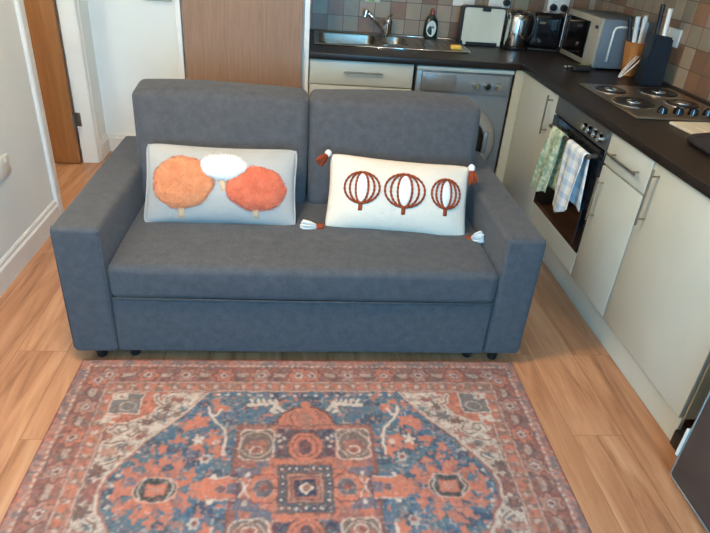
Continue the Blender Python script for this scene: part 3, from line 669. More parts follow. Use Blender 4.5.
def tassel(base, tip, rust_first, wide=.022):
    """knotted tassel from base to tip; skirt of yarn strands with a bound head"""
    base = Vector(base); tip = Vector(tip); d = tip-base
    Mx = d.to_track_quat('Z', 'Y').to_matrix().to_4x4()
    Ln = d.length; bm = nb()
    for k in range(26):
        a = random.uniform(0, 2*PI); rr = random.uniform(.1, 1)*wide*.55
        p0 = Vector((math.cos(a)*wide*.22, math.sin(a)*wide*.22, Ln*.28)); p1 = Vector((math.cos(a)*rr*1.1, math.sin(a)*rr*1.1, Ln*.62)); p2 = Vector((math.cos(a)*rr*1.3, math.sin(a)*rr*1.3, Ln*random.uniform(.9, 1.02)))
        tube(bm, [base+Mx @ p for p in (p0, p1, p2)], .0034, 5)
    t = build(bm, 'tassel', M['rust_yarn'] if rust_first else M['fur_white'], pr, local=True, smooth=180, label=('rust' if rust_first else 'white')+' yarn tassel')
    bm = nb(); lathe(bm, [(.003, -.004), (wide*.42, Ln*.04), (wide*.48, Ln*.16), (wide*.36, Ln*.30), (wide*.30, Ln*.34)], n=20, M=Mx, c=base, ridge=.12, rn=10)
    build(bm, 'tassel_head', M['fur_white'] if rust_first else M['rust_yarn'], t, local=True, smooth=180)
hw, hh = fr2[0], fr2[1]
tassel((-hw, -.012, hh), (-hw-.040, -.030, hh-.062), True, .028)
tassel((hw, -.012, hh), (hw+.012, -.022, hh-.085), True, .028)
tassel((-hw, -.015, -hh), (-hw-.095, -.030, -hh-.002), False, .036)
tassel((hw, -.015, -hh), (hw+.062, -.062, -hh+.020), False, .038)

# ------------------------------------------------------------------ kitchen: base units
YF, XF = 3.50, 1.32        # front planes of the back run and of the right-hand run
ZT = .868
def bar_handle(parent, p0, p1, out, r=.0048):
    """slim bar handle with two stand-offs; out = vector from bar towards the door"""
    p0 = Vector(p0); p1 = Vector(p1); out = Vector(out); bm = nb(); cyl(bm, p0, p1, r, n=12, bev=.001)
    for f in (.12, .88):
        q = p0.lerp(p1, f); cyl(bm, q, q+out, r*.75, n=10)
    return build(bm, 'handle', M['nickel'], parent, smooth=40)
def door_panel(name, parent, b, bev=.003, m=None):
    bm = nb(); box(bm, *b, bev=bev); return build(bm, name, m or M['cream_unit'], parent, smooth=30)
# sink cabinet with drawer front
u = thing('base_cabinet', 'cream base cabinet with a drawer front under the sink', 'cabinet', (.36, 3.8, 0))
bm = nb(); box(bm, .056, .662, YF+.02, YF+.038, .15, .868); box(bm, .056, .074, YF+.038, 4.22, .15, .70); box(bm, .644, .662, YF+.038, 4.22, .15, .70); box(bm, .074, .644, YF+.038, 4.22, .15, .168)
build(bm, 'carcass', M['cream_edge'], u)
d = door_panel('drawer', u, (.060, .659, YF, YF+.018, .728, .864)); bar_handle(d, (.25, YF-.032, .806), (.478, YF-.032, .806), (0, .034, 0))
d = door_panel('door', u, (.060, .659, YF, YF+.018, .154, .722)); bar_handle(d, (.60, YF-.032, .50), (.60, YF-.032, .69), (0, .034, 0))
# washing machine
wm = thing('washing_machine', 'silver-grey front-loading washing machine between cream cabinets', 'washing machine', (.97, 3.8, 0))
wx0, wx1 = .680, 1.262
bm = nb(); box(bm, wx0, wx1, YF+.01, 4.05, .02, .838, bev=.008); body = build(bm, 'body', M['silver_grey'], wm, smooth=40)
bm = nb(); box(bm, wx0, wx1, YF-.005, 4.05, .838, .862, bev=.006); build(bm, 'top_cover', M['cream_unit'], wm, smooth=40)
bm = nb(); box(bm, wx0+.03, wx1-.02, YF-.012, YF+.012, .715, .832, bev=.008); cp = build(bm, 'control_panel', M['silver_grey'], wm, smooth=40)
bm = nb(); box(bm, wx0+.05, wx0+.235, YF-.018, YF-.010, .725, .822, bev=.004); build(bm, 'detergent_drawer', M['silver_grey'], cp, smooth=40)
for kx in (1.038, 1.105, 1.171):
    bm = nb(); cyl(bm, (kx, YF-.012, .768), (kx, YF-.040, .768), .023, .018, n=24, bev=.003); box(bm, kx-.003, kx+.003, YF-.044, YF-.038, .754, .782); build(bm, 'knob', M['chrome'], cp, smooth=40)
bm = nb()
Mf = Matrix.Translation((.985, YF+.012, .42)) @ Matrix.Rotation(PI/2, 4, 'X')
lathe(bm, [(.235, 0), (.235, .012), (.222, .030), (.190, .040), (.165, .036), (.160, .02)], n=56, M=Mf); pd = build(bm, 'porthole_door', M['silver_dark'], wm, smooth=50)
bm = nb(); lathe(bm, [(.162, .018), (.155, .034), (.120, .046), (.06, .052), (.004, .054)], n=48, M=Mf); build(bm, 'porthole_glass', M['dark_glass'], pd, smooth=50)
bm = nb(); box(bm, 1.135, 1.165, YF-.04, YF-.015, .36, .50, bev=.01, M=None); build(bm, 'door_catch', M['silver_grey'], pd, smooth=40)
bm = nb(); box(bm, wx0+.02, wx1-.02, YF+.0, YF+.012, .04, .13, bev=.004); build(bm, 'kick_panel', M['silver_grey'], wm, smooth=40)
# corner unit
u = thing('corner_cabinet', 'cream corner cabinet door between washing machine and oven', 'cabinet', (1.6, 3.25, 0))
bm = nb(); box(bm, 1.268, XF+.02, YF-.012, YF+.006, .15, ZT, bev=.002); build(bm, 'corner_post', M['cream_edge'], u)
bm = nb(); box(bm, XF+.02, XF+.038, 2.952, YF-.014, .15, .868); box(bm, XF+.038, 1.96, 2.952, 2.97, .15, .866); build(bm, 'carcass', M['cream_edge'], u)
d = door_panel('door', u, (XF, XF+.018, 2.956, YF-.016, .154, .864)); bar_handle(d, (XF-.032, 3.008, .640), (XF-.032, 3.008, .846), (.034, 0, 0))
# oven
ov = thing('oven', 'built-in black glass oven with tea towels on its handle', 'oven', (1.6, 2.65, 0))
oy0, oy1 = 2.354, 2.948
bm = nb(); box(bm, XF+.018, 1.9, oy0+.01, oy1-.01, .272, .862); build(bm, 'oven_body', M['black_plastic'], ov)
bm = nb(); box(bm, XF-.004, XF+.018, oy0, oy1, .772, .866, bev=.003); cp = build(bm, 'control_panel', noisy('dark_steel_panel', s2l(96, 98, 98), s2l(104, 106, 106), 10, .35, metal=.6), ov, smooth=40)
for ky in (2.565, 2.515, 2.455, 2.400):
    bm = nb(); cyl(bm, (XF-.004, ky, .815), (XF-.032, ky, .815), .019, .0155, n=24, bev=.003); box(bm, XF-.037, XF-.030, ky-.003, ky+.003, .801, .829); build(bm, 'knob', M['chrome'], cp, smooth=40)
bm = nb(); box(bm, XF-.004, XF+.016, oy0, oy1, .272, .764, bev=.003); od = build(bm, 'oven_door', M['black_gloss'], ov, smooth=40)
bm = nb(); box(bm, XF-.0065, XF-.003, oy0+.05, oy1-.05, .30, .66, bev=.001); build(bm, 'door_glass', M['dark_glass'], od)
HZ, HX = .728, XF-.048
bm = nb(); cyl(bm, (HX, oy0+.035, HZ), (HX, oy1-.085, HZ), .0095, n=14, bev=.002)
for yy in (oy0+.06, oy1-.115): box(bm, HX-.004, XF-.002, yy-.010, yy+.010, HZ-.009, HZ+.009, bev=.002)
build(bm, 'handle', noisy('bronze_handle', s2l(110, 92, 80), s2l(124, 104, 92), 10, .35, metal=.8), od, smooth=40)
bm = nb(); box(bm, XF, XF+.018, oy0, oy1, .154, .266, bev=.003); build(bm, 'filler_panel', M['cream_unit'], ov)
bm = nb(); box(bm, XF+.02, 1.9, oy0, oy0+.009, .15, .866); build(bm, 'housing_side', M['cream_edge'], ov)
bm = nb(); box(bm, XF+.02, 1.9, oy1-.009, oy1, .15, .866); build(bm, 'housing_side', M['cream_edge'], ov)
# narrow drawer unit
u = thing('base_cabinet', 'narrow cream cabinet with a drawer above its door beside the oven', 'cabinet', (1.6, 2.17, 0))
bm = nb(); box(bm, XF+.02, 1.9, 1.998, 2.350, .15, .866); build(bm, 'carcass', M['cream_edge'], u)
d = door_panel('drawer', u, (XF, XF+.018, 2.001, 2.348, .722, .864)); bar_handle(d, (XF-.032, 2.045, .785), (XF-.032, 2.300, .785), (.034, 0, 0))
d = door_panel('door', u, (XF, XF+.018, 2.001, 2.348, .154, .714)); bar_handle(d, (XF-.032, 2.302, .47), (XF-.032, 2.302, .672), (.034, 0, 0))
# wide door unit
u = thing('base_cabinet', 'wide single-door cream cabinet next to the dark grey fridge', 'cabinet', (1.6, 1.69, 0))
bm = nb(); box(bm, XF+.02, 1.9, 1.395, 1.994, .15, .866); build(bm, 'carcass', M['cream_edge'], u)
d = door_panel('door', u, (XF, XF+.018, 1.398, 1.993, .154, .864)); bar_handle(d, (XF-.032, 1.940, .622), (XF-.032, 1.940, .846), (.034, 0, 0))
# plinths
bm = nb(); box(bm, 1.366, 1.380, 1.43, YF+.03, .002, .149, bev=.001); pq = build(bm, 'plinth', M['plinth']); tag(pq, 'long cream plinth board under the oven side cabinets', 'plinth')
bm = nb(); box(bm, .056, .664, YF+.042, YF+.058, .002, .149, bev=.001); pq = build(bm, 'plinth', M['plinth']); tag(pq, 'short cream plinth board under the sink cabinet', 'plinth')

# worktop: L shape with a cut-out for the bowls
SB = (.115, .485, 3.79, 4.13); SB2 = (.520, .680, 3.86, 4.13)
bm = nb(); z0, z1 = .869, .905; wy = YF-.022; wxn = XF-.022
box(bm, .052, 1.999, 4.13, 4.249, z0, z1); box(bm, .052, SB[0], wy+.004, 4.13, z0, z1)
box(bm, SB[0], SB2[1], wy+.004, SB[2], z0, z1); box(bm, SB[1], SB2[0], SB[2], 4.13, z0, z1); box(bm, SB2[0], SB2[1], SB[2], SB2[2], z0, z1)
box(bm, SB2[1], 1.999, wy+.004, 4.13, z0, z1); box(bm, wxn+.004, 1.999, .62, wy+.004, z0, z1)
wt = build(bm, 'worktop', M['worktop']); tag(wt, 'dark brown L-shaped kitchen worktop with rounded front edge', 'worktop')
wt_e = nb(); box(wt_e, .052, wxn+.004, wy-.004, wy+.006, z0, z1, bev=.004); box(wt_e, wxn-.004, wxn+.006, .62, wy+.002, z0, z1, bev=.004)
build(wt_e, 'front_edge', M['worktop'], wt, smooth=40)
sl = nb(); box(sl, .05, 1.995, 4.243, 4.2495, .9055, .913); box(sl, 1.993, 1.9995, .62, 4.243, .9055, .913); build(sl, 'sealant_strip', M['grout'], wt)

# sink
sk = thing('kitchen_sink', 'stainless steel sink with one and a half bowls and a drainer', 'sink', (.57, 3.96, .905))
bm = nb(); zr = .9062; x0, x1, y0, y1 = .088, 1.045, 3.722, 4.218
box(bm, x0, SB[0], y0, y1, zr, zr+.003); box(bm, SB[0], SB2[1], y0, SB[2], zr, zr+.003); box(bm, SB[0], SB2[1], SB[3], y1, zr, zr+.003)
box(bm, SB[1], SB2[0], SB[2], SB[3], zr, zr+.003); box(bm, SB2[0], SB2[1], SB[2], SB2[2], zr, zr+.003); box(bm, SB2[1], x1, y0, y1, zr, zr+.003)
rim = [(x0, y0), (x1-.03, y0), (x1, y0+.03), (x1, y1-.03), (x1-.03, y1), (x0, y1)]
build(bm, 'sink_top', M['steel'], sk)
bm = nb(); tube(bm, [(a, b, zr+.003) for a, b in rim], .005, 8, closed=True); build(bm, 'raised_rim', M['chrome'], sk, smooth=180)
def bowl(b, dep, r):
    bm = nb(); a0, a1, b0, b1 = b; prof = [(0, .006), (.0, 0), (.004, -.02), (.012, -dep*.85), (.03, -dep), (.06, -dep-.002)]
    rings = []
    for ins, dz in prof:
        ring = []; hx, hy = (a1-a0)/2-ins, (b1-b0)/2-ins; rr = max(.01, min(r, hx, hy))
        for k in range(48):
            a = 2*PI*k/48; c_, s_ = math.cos(a), math.sin(a); sg = lambda v: (v > 0)-(v < 0)
            ring.append(bm.verts.new(((a0+a1)/2+sg(c_)*(hx-rr)+c_*rr, (b0+b1)/2+sg(s_)*(hy-rr)+s_*rr, zr+dz)))
        rings.append(ring)
    for A, B in zip(rings, rings[1:]):
        for k in range(48): bm.faces.new((A[k], A[(k+1) % 48], B[(k+1) % 48], B[k]))
    bm.faces.new(rings[-1]); return bm
build(bowl(SB, .16, .05), 'bowl', M['steel'], sk, smooth=60); build(bowl(SB2, .10, .06), 'bowl', M['steel'], sk, smooth=60)
for i in range(7):
    bm = nb(); xx = .735+i*.042; tube(bm, [(xx, 3.80, zr+.003), (xx, 4.14, zr+.003)], .003, 6); build(bm, 'drainer_ridge', M['steel'], sk, smooth=180)
bm = nb(); cyl(bm, (.30, 3.96, zr-.161), (.30, 3.96, zr-.157), .035, n=24); build(bm, 'drain', M['chrome'], sk, smooth=40)
# faucet
fc = thing('faucet', 'chrome mixer tap with a long swivel spout at the sink', 'faucet', (.577, 4.165, .909))
bm = nb(); lathe(bm, [(.036, 0), (.036, .008), (.028, .014), (.027, .075), (.030, .085), (.027, .104), (.014, .114)], c=(.577, 4.165, .9095), n=28); build(bm, 'tap_body', M['chrome'], fc, smooth=40)
bm = nb(); tube(bm, [(.577, 4.165, .930), (.560, 4.155, .945), (.50, 4.125, .997), (.425, 4.09, 1.060)], .0125, 12); sp = build(bm, 'spout', M['chrome'], fc, smooth=180)
bm = nb(); cyl(bm, (.420, 4.088, 1.070), (.412, 4.084, 1.030), .018, n=18, bev=.002); build(bm, 'nozzle', M['chrome'], sp, smooth=40)
bm = nb(); tube(bm, [(.577, 4.165, 1.012), (.581, 4.15, 1.032), (.590, 4.09, 1.060)], [.011, .009, .006], 10); build(bm, 'lever', M['chrome'], fc, smooth=180)
# washing-up bottle
wb = thing('bottle', 'dark green washing-up liquid bottle with red cap and pale label', 'bottle', (.872, 4.19, .906))
bm = nb(); lathe(bm, [(.040, 0), (.046, .006), (.048, .05), (.046, .09), (.038, .118), (.018, .142), (.014, .148)], c=(.872, 4.19, .911), n=28, sy=.5); build(bm, 'bottle_body', noisy('dark_green_plastic', s2l(18, 40, 38), s2l(22, 46, 44), 10, .2), wb, smooth=50)
bm = nb(); lathe(bm, [(.015, 0), (.015, .018), (.012, .022), (.009, .034), (.007, .038)], c=(.872, 4.19, 1.059), n=20); build(bm, 'cap', noisy('red_plastic', s2l(128, 58, 52), s2l(136, 64, 56), 10, .4), wb, smooth=40)
bm = nb(); lab = []
for k in range(28):
    a = 2*PI*k/28; xx = .033*math.cos(a); zz = .050*math.sin(a); lab.append((.872+xx, 4.19-.5*math.sqrt(max(0, .0485**2-xx*xx))-.0008, .911+.062+zz))
f = bm.faces.new([bm.verts.new(p) for p in lab]); r = bmesh.ops.extrude_face_region(bm, geom=[f]); bmesh.ops.translate(bm, vec=(0, .003, 0), verts=[v for v in r['geom'] if isinstance(v, bmesh.types.BMVert)])
lb = build(bm, 'bottle_label', noisy('label_paper', s2l(196, 208, 206), s2l(206, 216, 214), 30, .6), wb)
bm = nb()
for k, xx in enumerate((-.014, -.007, 0, .007, .014)): box(bm, .872+xx-.0022, .872+xx+.0022, 4.1625, 4.1655, .975, .978+(.012 if k % 2 else .009))
build(bm, 'label_mark', M['black_plastic'], lb)
# yellow sponge
sg = nb(); soft(sg, .935, 1.005, 3.80, 3.845, .910, .932, r=.009, bulge=(0, 0, .004), n=8, wob=.002)
o = build(sg, 'sponge', noisy('yellow_sponge', s2l(222, 176, 70), s2l(236, 196, 96), 60, .95, .6, 200), smooth=180); tag(o, 'yellow sponge on the drainer of the sink', 'sponge')
# tile decor
dt = thing('decorative_tile', 'tile with green leaf motif on the wall above the tap', 'tile', (.47, 4.248, 1.16))
bm = nb(); box(bm, .420, .520, 4.244, 4.2495, 1.103, 1.203, bev=.0015); build(bm, 'tile_face', noisy('motif_tile', s2l(176, 178, 160), s2l(184, 184, 168), 20, .35), dt)
for (a, zz, xx) in ((.5, 1.125, .448), (-.5, 1.122, .478), (0, 1.14, .462), (1.2, 1.145, .49), (-1.2, 1.15, .44)):
    bm = nb(); pts = []
    for k in range(16):
        t = 2*PI*k/16; lx = .010*math.cos(t)*(1-.3*math.sin(t)); lz = .020*math.sin(t); pts.append((xx+lx*math.cos(a)-lz*math.sin(a), 4.2425, zz+lx*math.sin(a)+lz*math.cos(a)))
    prism(bm, pts, (0, .002, 0)); build(bm, 'leaf_motif', noisy('leaf_green', s2l(96, 140, 60), s2l(130, 168, 84), 60, .4), dt)

# bread bin: black body with rounded top, pale front
bb = thing('bread_bin', 'black bread bin with rounded corners and a pale front panel', 'bread bin', (1.19, 4.10, .906))
def rounded(x0, x1, z0, z1, r, y, nseg=6, bottom=False):
    pts = []
    cs = [(x1-r, z1-r, 0), (x0+r, z1-r, 90)] + ([(x0+r, z0+r, 180), (x1-r, z0+r, 270)] if bottom else [])
    for cx_, cz_, a0 in cs:
        for k in range(nseg+1):
            a = math.radians(a0+90*k/nseg); pts.append((cx_+r*math.cos(a), y, cz_+r*math.sin(a)))
    if not bottom: pts += [(x0, y, z0), (x1, y, z0)]
    return pts
bm = nb(); prism(bm, rounded(1.036, 1.322, .9065, 1.142, .026, 4.035), (0, .075, 0)); build(bm, 'bin_body', M['black_plastic'], bb, smooth=30)
bm = nb(); prism(bm, rounded(1.048, 1.313, .928, 1.134, .016, 4.026, bottom=True), (0, .012, 0)); fp = build(bm, 'front_panel', noisy('pale_enamel', s2l(196, 200, 184), s2l(204, 207, 192), 6, .4), bb, smooth=30)
bm = nb(); box(bm, 1.160, 1.215, 4.018, 4.030, 1.116, 1.136, bev=.003); build(bm, 'latch', M['black_plastic'], fp)
for xx in (1.060, 1.292):
    bm = nb(); box(bm, xx, xx+.02, 4.022, 4.034, .910, .932, bev=.002); build(bm, 'lid_foot', noisy('pale_enamel_foot', s2l(196, 200, 184), s2l(204, 207, 192), 6, .4), bb)
# kettle
kt = thing('kettle', 'tall polished steel kettle beside the bread bin', 'kettle', (1.42, 4.05, .906))
kc = (1.400, 4.005, .9065)
bm = nb(); lathe(bm, [(.070, 0), (.074, .008), (.073, .016), (.06, .020)], c=kc, n=32); build(bm, 'power_base', M['black_plastic'], kt, smooth=40)
bm = nb(); lathe(bm, [(.070, .020), (.073, .028), (.072, .10), (.069, .17), (.066, .205), (.06, .212)], c=kc, n=40); build(bm, 'kettle_body', M['chrome'], kt, smooth=50)
bm = nb(); lathe(bm, [(.060, .210), (.058, .220), (.030, .225), (.012, .227), (.012, .235), (.004, .237)], c=kc, n=28); build(bm, 'lid', M['black_plastic'], kt, smooth=40)
bm = nb(); tube(bm, [(kc[0]+.060, kc[1]-.018, 1.112), (kc[0]+.085, kc[1]-.035, 1.120), (kc[0]+.100, kc[1]-.042, 1.08), (kc[0]+.098, kc[1]-.040, 1.01), (kc[0]+.070, kc[1]-.028, .96)], .010, 10); build(bm, 'handle', M['black_plastic'], kt, smooth=180)
bm = nb(); prism(bm, [(kc[0]-.055, kc[1]-.014, 1.075), (kc[0]-.055, kc[1]+.014, 1.075), (kc[0]-.060, kc[1]+.018, 1.105), (kc[0]-.060, kc[1]-.018, 1.105)], (-.022, 0, .012)); build(bm, 'spout', M['chrome'], kt)
# toaster
tx = 1.600; ty = 4.045
ts = thing('toaster', 'glossy black two-slot toaster between kettle and microwave', 'toaster', (tx, ty, .906), math.radians(-8))
bm = nb(); soft(bm, -.108, .108, -.085, .085, .012, .228, r=.035, bulge=(.004, .004, .004), n=14); build(bm, 'toaster_body', M['black_gloss'], ts, local=True, smooth=60)
bm = nb(); box(bm, -.100, .100, -.078, .078, .001, .014, bev=.004); build(bm, 'base', M['black_plastic'], ts, local=True)
for sx_ in (-.032, .032):
    bm = nb(); box(bm, sx_-.012, sx_+.012, -.06, .06, .2315, .2335); build(bm, 'bread_slot', M['silver_dark'], ts, local=True)
bm = nb(); cyl(bm, (-.04, -.088, .065), (-.04, -.104, .065), .012, n=18, bev=.002); build(bm, 'browning_knob', M['chrome'], ts, local=True, smooth=40)
bm = nb(); box(bm, .02, .055, -.108, -.085, .135, .150, bev=.004); build(bm, 'lever', M['black_plastic'], ts, local=True, smooth=40)
bm = nb(); box(bm, -.06, -.02, -.0915, -.088, .165, .178, bev=.001); build(bm, 'chrome_trim', M['chrome'], ts, local=True)
# microwave
mw = thing('microwave', 'silver microwave with black door window in the worktop corner', 'microwave', (1.84, 3.65, .906))
bm = nb(); box(bm, 1.700, 1.990, 3.432, 3.905, .916, 1.180, bev=.006); build(bm, 'casing', noisy('blue_grey_casing', s2l(104, 114, 122), s2l(110, 120, 128), 6, .45, metal=.2), mw, smooth=40)
bm = nb(); box(bm, 1.678, 1.700, 3.430, 3.907, .914, 1.182, bev=.005); mf = build(bm, 'front_frame', noisy('pale_front', s2l(146, 143, 130), s2l(152, 149, 136), 6, .4), mw, smooth=40)
bm = nb(); box(bm, 1.673, 1.680, 3.560, 3.880, .945, 1.150, bev=.003); build(bm, 'door_window', M['dark_glass'], mf)
bm = nb(); cyl(bm, (1.660, 3.884, .95), (1.660, 3.884, 1.15), .006, n=12)
for zz in (.965, 1.135): cyl(bm, (1.660, 3.884, zz), (1.680, 3.884, zz), .005, n=8)
build(bm, 'handle', M['chrome'], mf, smooth=40)
bm = nb(); box(bm, 1.6725, 1.679, 3.455, 3.485, 1.125, 1.142, bev=.001); build(bm, 'button', M['black_plastic'], mf)
bm = nb(); tube(bm, [(1.765, 3.431, .955), (1.765, 3.431, 1.12), (1.772, 3.431, 1.137), (1.790, 3.431, 1.143), (1.95, 3.431, 1.143)], .007, 8); build(bm, 'embossed_rib_highlight', M['white_plastic'], mw, smooth=180)  # white colour paints the highlight along the embossed rib
for (xx, yy) in ((1.72, 3.46), (1.96, 3.46), (1.72, 3.87), (1.96, 3.87)):
    bm = nb(); cyl(bm, (xx, yy, .9058), (xx, yy, .917), .012, n=14); build(bm, 'foot', M['black_plastic'], mw, smooth=40)

# wooden utensil pot with white handled knives
wk = thing('utensil_pot', 'orange-brown wooden pot holding white and black handled knives', 'utensil holder', (1.863, 3.335, .906))
bm = nb(); lathe(bm, [(.036, 0), (.038, .004), (.060, .172), (.064, .178), (.056, .180), (.050, .16)], c=(1.863, 3.335, .9062), n=32); build(bm, 'pot', wood_mat('orange_wood', s2l(176, 112, 56), s2l(190, 124, 66), s2l(200, 136, 76), .5), wk, smooth=40)
kn = []
def utensil(name, label, p0, p1, m, w0, w1, th):
    bm = nb(); p0 = Vector(p0); p1 = Vector(p1); d = (p1-p0); w0 *= 1.15; w1 *= 1.15; th *= 1.45; Mx = Matrix.Translation(p0) @ d.to_track_quat('Z', 'Y').to_matrix().to_4x4()
    n = 8; rings = []
    for i in range(n+1):
        f = i/n; ww = (w0*(1-f)+w1*f)*(1-.25*math.sin(f*PI)) * (1 if 0 < i < n else .7); ring = []
        for k in range(12):
            a = 2*PI*k/12; ring.append(bm.verts.new(Mx @ Vector((ww*math.cos(a), th*math.sin(a), d.length*f))))
        rings.append(ring)
    for A, B in zip(rings, rings[1:]):
        for k in range(12): bm.faces.new((A[k], A[(k+1) % 12], B[(k+1) % 12], B[k]))
    bm.faces.new(rings[0]); bm.faces.new(rings[-1]); o = build(bm, name, m, smooth=50); tag(o, label, 'utensil'); return o
utensil('knife', 'black knife handle at the left of the wooden pot', (1.831, 3.345, 1.04), (1.800, 3.362, 1.205), M['black_plastic'], .010, .014, .008)
utensil('knife', 'white knife handle leaning left out of the wooden pot', (1.852, 3.335, 1.04), (1.828, 3.335, 1.215), M['white_plastic'], .011, .014, .009)
utensil('knife', 'white handle with a blunt end standing tallest in the wooden pot', (1.872, 3.318, 1.04), (1.852, 3.300, 1.225), M['white_plastic'], .012, .013, .010)
utensil('knife', 'white handle leaning rightmost in the wooden pot', (1.896, 3.335, 1.04), (1.884, 3.325, 1.19), M['white_plastic'], .010, .012, .008)
# black knife block
kb = thing('knife_block', 'tall black leaning knife block behind the hob', 'knife block', (1.83, 3.08, .906))
bm = nb(); prism(bm, [(1.793, 3.045, .9065), (1.912, 3.045, .9065), (1.905, 3.060, 1.150), (1.800, 3.060, 1.165)], (0, .09, 0)); bmesh.ops.bevel(bm, geom=list(bm.edges), offset=.008, segments=2, affect='EDGES'); build(bm, 'block', noisy('navy_black_block', s2l(20, 25, 32), s2l(25, 30, 38), 6, .3), kb, smooth=40)
utensil('knife', 'black handled knife standing in the black block', (1.828, 3.105, 1.13), (1.818, 3.110, 1.300), M['black_plastic'], .018, .020, .008)
utensil('knife', 'white handled knife standing in the black block', (1.858, 3.085, 1.13), (1.852, 3.090, 1.285), M['white_plastic'], .012, .013, .008)
# wire whisk
wh = thing('wire_whisk', 'small wire loop utensil leaning on the wooden pot', 'whisk', (1.80, 3.22, .906))
for k, (ox, w_) in enumerate(((0, .016), (.006, .010))):
    bm = nb(); pts = []
    for i in range(25):
        t = i/24; a = PI*t; pts.append((1.855-.105*math.sin(a)+ox, 3.25-.035*math.sin(a)+w_*math.cos(a)*2, 1.02-.105*math.sin(a)))
    tube(bm, pts, .0032, 6); build(bm, 'wire_loop', M['white_plastic'], wh, smooth=180)
# hob
hb = thing('hob', 'stainless steel hob with four hotplates and black knobs', 'hob', (1.71, 2.74, .906))
hx0, hx1, hy0, hy1 = 1.435, 1.935, 2.400, 3.020
bm = nb(); box(bm, hx0, hx1, hy0, hy1, .9056, .9125, bev=.003); box(bm, hx0+.015, hx1-.015, hy0+.015, hy1-.015, .9125, .9135); build(bm, 'hob_plate', noisy('hob_steel', s2l(150, 138, 120), s2l(164, 151, 132), 20, .28, metal=.9), hb, smooth=40)
M['hotplate'] = noisy('cast_iron_hotplate', s2l(40, 36, 34), s2l(52, 47, 44), 30, .35, metal=.4)
for (xx, yy, rr) in ((1.545, 2.88, .073), (1.80, 2.88, .088), (1.545, 2.645, .088), (1.80, 2.665, .073)):
    bm = nb(); lathe(bm, [(rr, .9135), (rr, .9195), (rr-.004, .922), (rr-.012, .9225), (rr-.018, .9200), (.02, .9200), (.018, .919)], c=(xx, yy, 0), n=48); hp = build(bm, 'hotplate', M['hotplate'], hb, smooth=40)
    bm = nb(); lathe(bm, [(.034, .919), (.033, .923), (.020, .9265), (.002, .9275)], c=(xx, yy, 0), n=32); build(bm, 'glint_disc', M['chrome'], hp, smooth=60)  # chrome dome added so each hotplate shows a lamp glint
    bm = nb(); lathe(bm, [(rr+.010, .9136), (rr+.008, .9165), (rr+.001, .9165), (rr+.001, .9136)], c=(xx, yy, 0), n=48); build(bm, 'chrome_ring', M['chrome'], hp, smooth=40)
for xx in (1.600, 1.675, 1.745, 1.815):
    bm = nb(); cyl(bm, (xx, 2.490, .9135), (xx, 2.490, .938), .023, .019, n=24, bev=.003); box(bm, xx-.003, xx+.003, 2.471, 2.509, .937, .942, bev=.001); build(bm, 'knob', M['black_gloss'], hb, smooth=40)
# small things on the worktop
gd = thing('can_opener', 'small black utensil with a shiny tip in front of the microwave', 'can opener', (1.555, 3.42, .906))
bm = nb(); soft(bm, 1.545, 1.660, 3.350, 3.405, .9065, .935, r=.010, bulge=(0, 0, .005), n=8, wob=.003); build(bm, 'body', M['black_plastic'], gd, smooth=180)
bm = nb(); lathe(bm, [(.010, 0), (.016, .006), (.016, .014), (.006, .020)], c=(1.530, 3.425, .9065), n=18); tube(bm, [(1.535, 3.425, .918), (1.560, 3.395, .922)], .005, 8); build(bm, 'shiny_tip', M['chrome'], gd, smooth=40)
bm = nb(); tube(bm, [(1.58, 3.402, .93), (1.625, 3.380, .942), (1.665, 3.402, .938)], .006, 8); build(bm, 'green_strip', noisy('olive_plastic', s2l(120, 124, 78), s2l(130, 134, 88), 20, .5), gd, smooth=180)
bm = nb(); Mz = Matrix.Translation((1.645, 2.235, 0)) @ Matrix.Rotation(math.radians(4), 4, 'Z')
box(bm, -.085, .10, -.125, .115, .9062, .9180, bev=.003, M=Mz); box(bm, -.02, .09, -.10, .105, .9178, .9196, bev=.0008, M=Mz)
o = build(bm, 'chopping_board', noisy('pale_board', s2l(214, 204, 180), s2l(222, 212, 190), 10, .5)); tag(o, 'pale chopping board on the worktop beside the hob', 'chopping board')
bm = nb(); 
def pouch(p, q):
    p.z = .907+(p.z-.907)*(.55+.45*math.cos(q.x*1.2)*math.cos(q.y)); return p
soft(bm, 1.485, 1.85, 1.925, 2.125, .907, .955, r=.022, bulge=(.01, .01, .01), n=12, wob=.006, fn=pouch)
o = build(bm, 'pouch', noisy('dark_brown_cloth', s2l(30, 24, 24), s2l(40, 33, 32), 12, .85), smooth=180); tag(o, 'dark soft pouch on the worktop in front of the chopping board', 'pouch')

# unseen wall cabinets over the worktops, added to shade the kitchen
def added_wall_cabinet(label, b, axis, n):
    t = thing('added_wall_cabinet', label, 'cabinet', ((b[0]+b[1])/2, (b[2]+b[3])/2, b[4]), group=None)
    bm = nb(); box(bm, *b); build(bm, 'carcass', M['cream_edge'], t)
    for i in range(n):
        if axis == 'y':
            w_ = (b[1]-b[0])/n; d = door_panel('door', t, (b[0]+w_*i+.002, b[0]+w_*(i+1)-.002, b[2]-.018, b[2], b[4]+.002, b[5]-.002)); bar_handle(d, (b[0]+w_*(i+1)-.04, b[2]-.05, b[4]+.04), (b[0]+w_*(i+1)-.04, b[2]-.05, b[4]+.24), (0, .034, 0))
        else:
            w_ = (b[3]-b[2])/n; d = door_panel('door', t, (b[0]-.018, b[0], b[2]+w_*i+.002, b[2]+w_*(i+1)-.002, b[4]+.002, b[5]-.002)); bar_handle(d, (b[0]-.05, b[2]+w_*i+.04, b[4]+.04), (b[0]-.05, b[2]+w_*i+.04, b[4]+.24), (.034, 0, 0))
added_wall_cabinet('added out-of-view cream double-door wall cabinet above the sink', (.05, 1.25, 3.93, 4.248, 1.45, 2.15), 'y', 2)
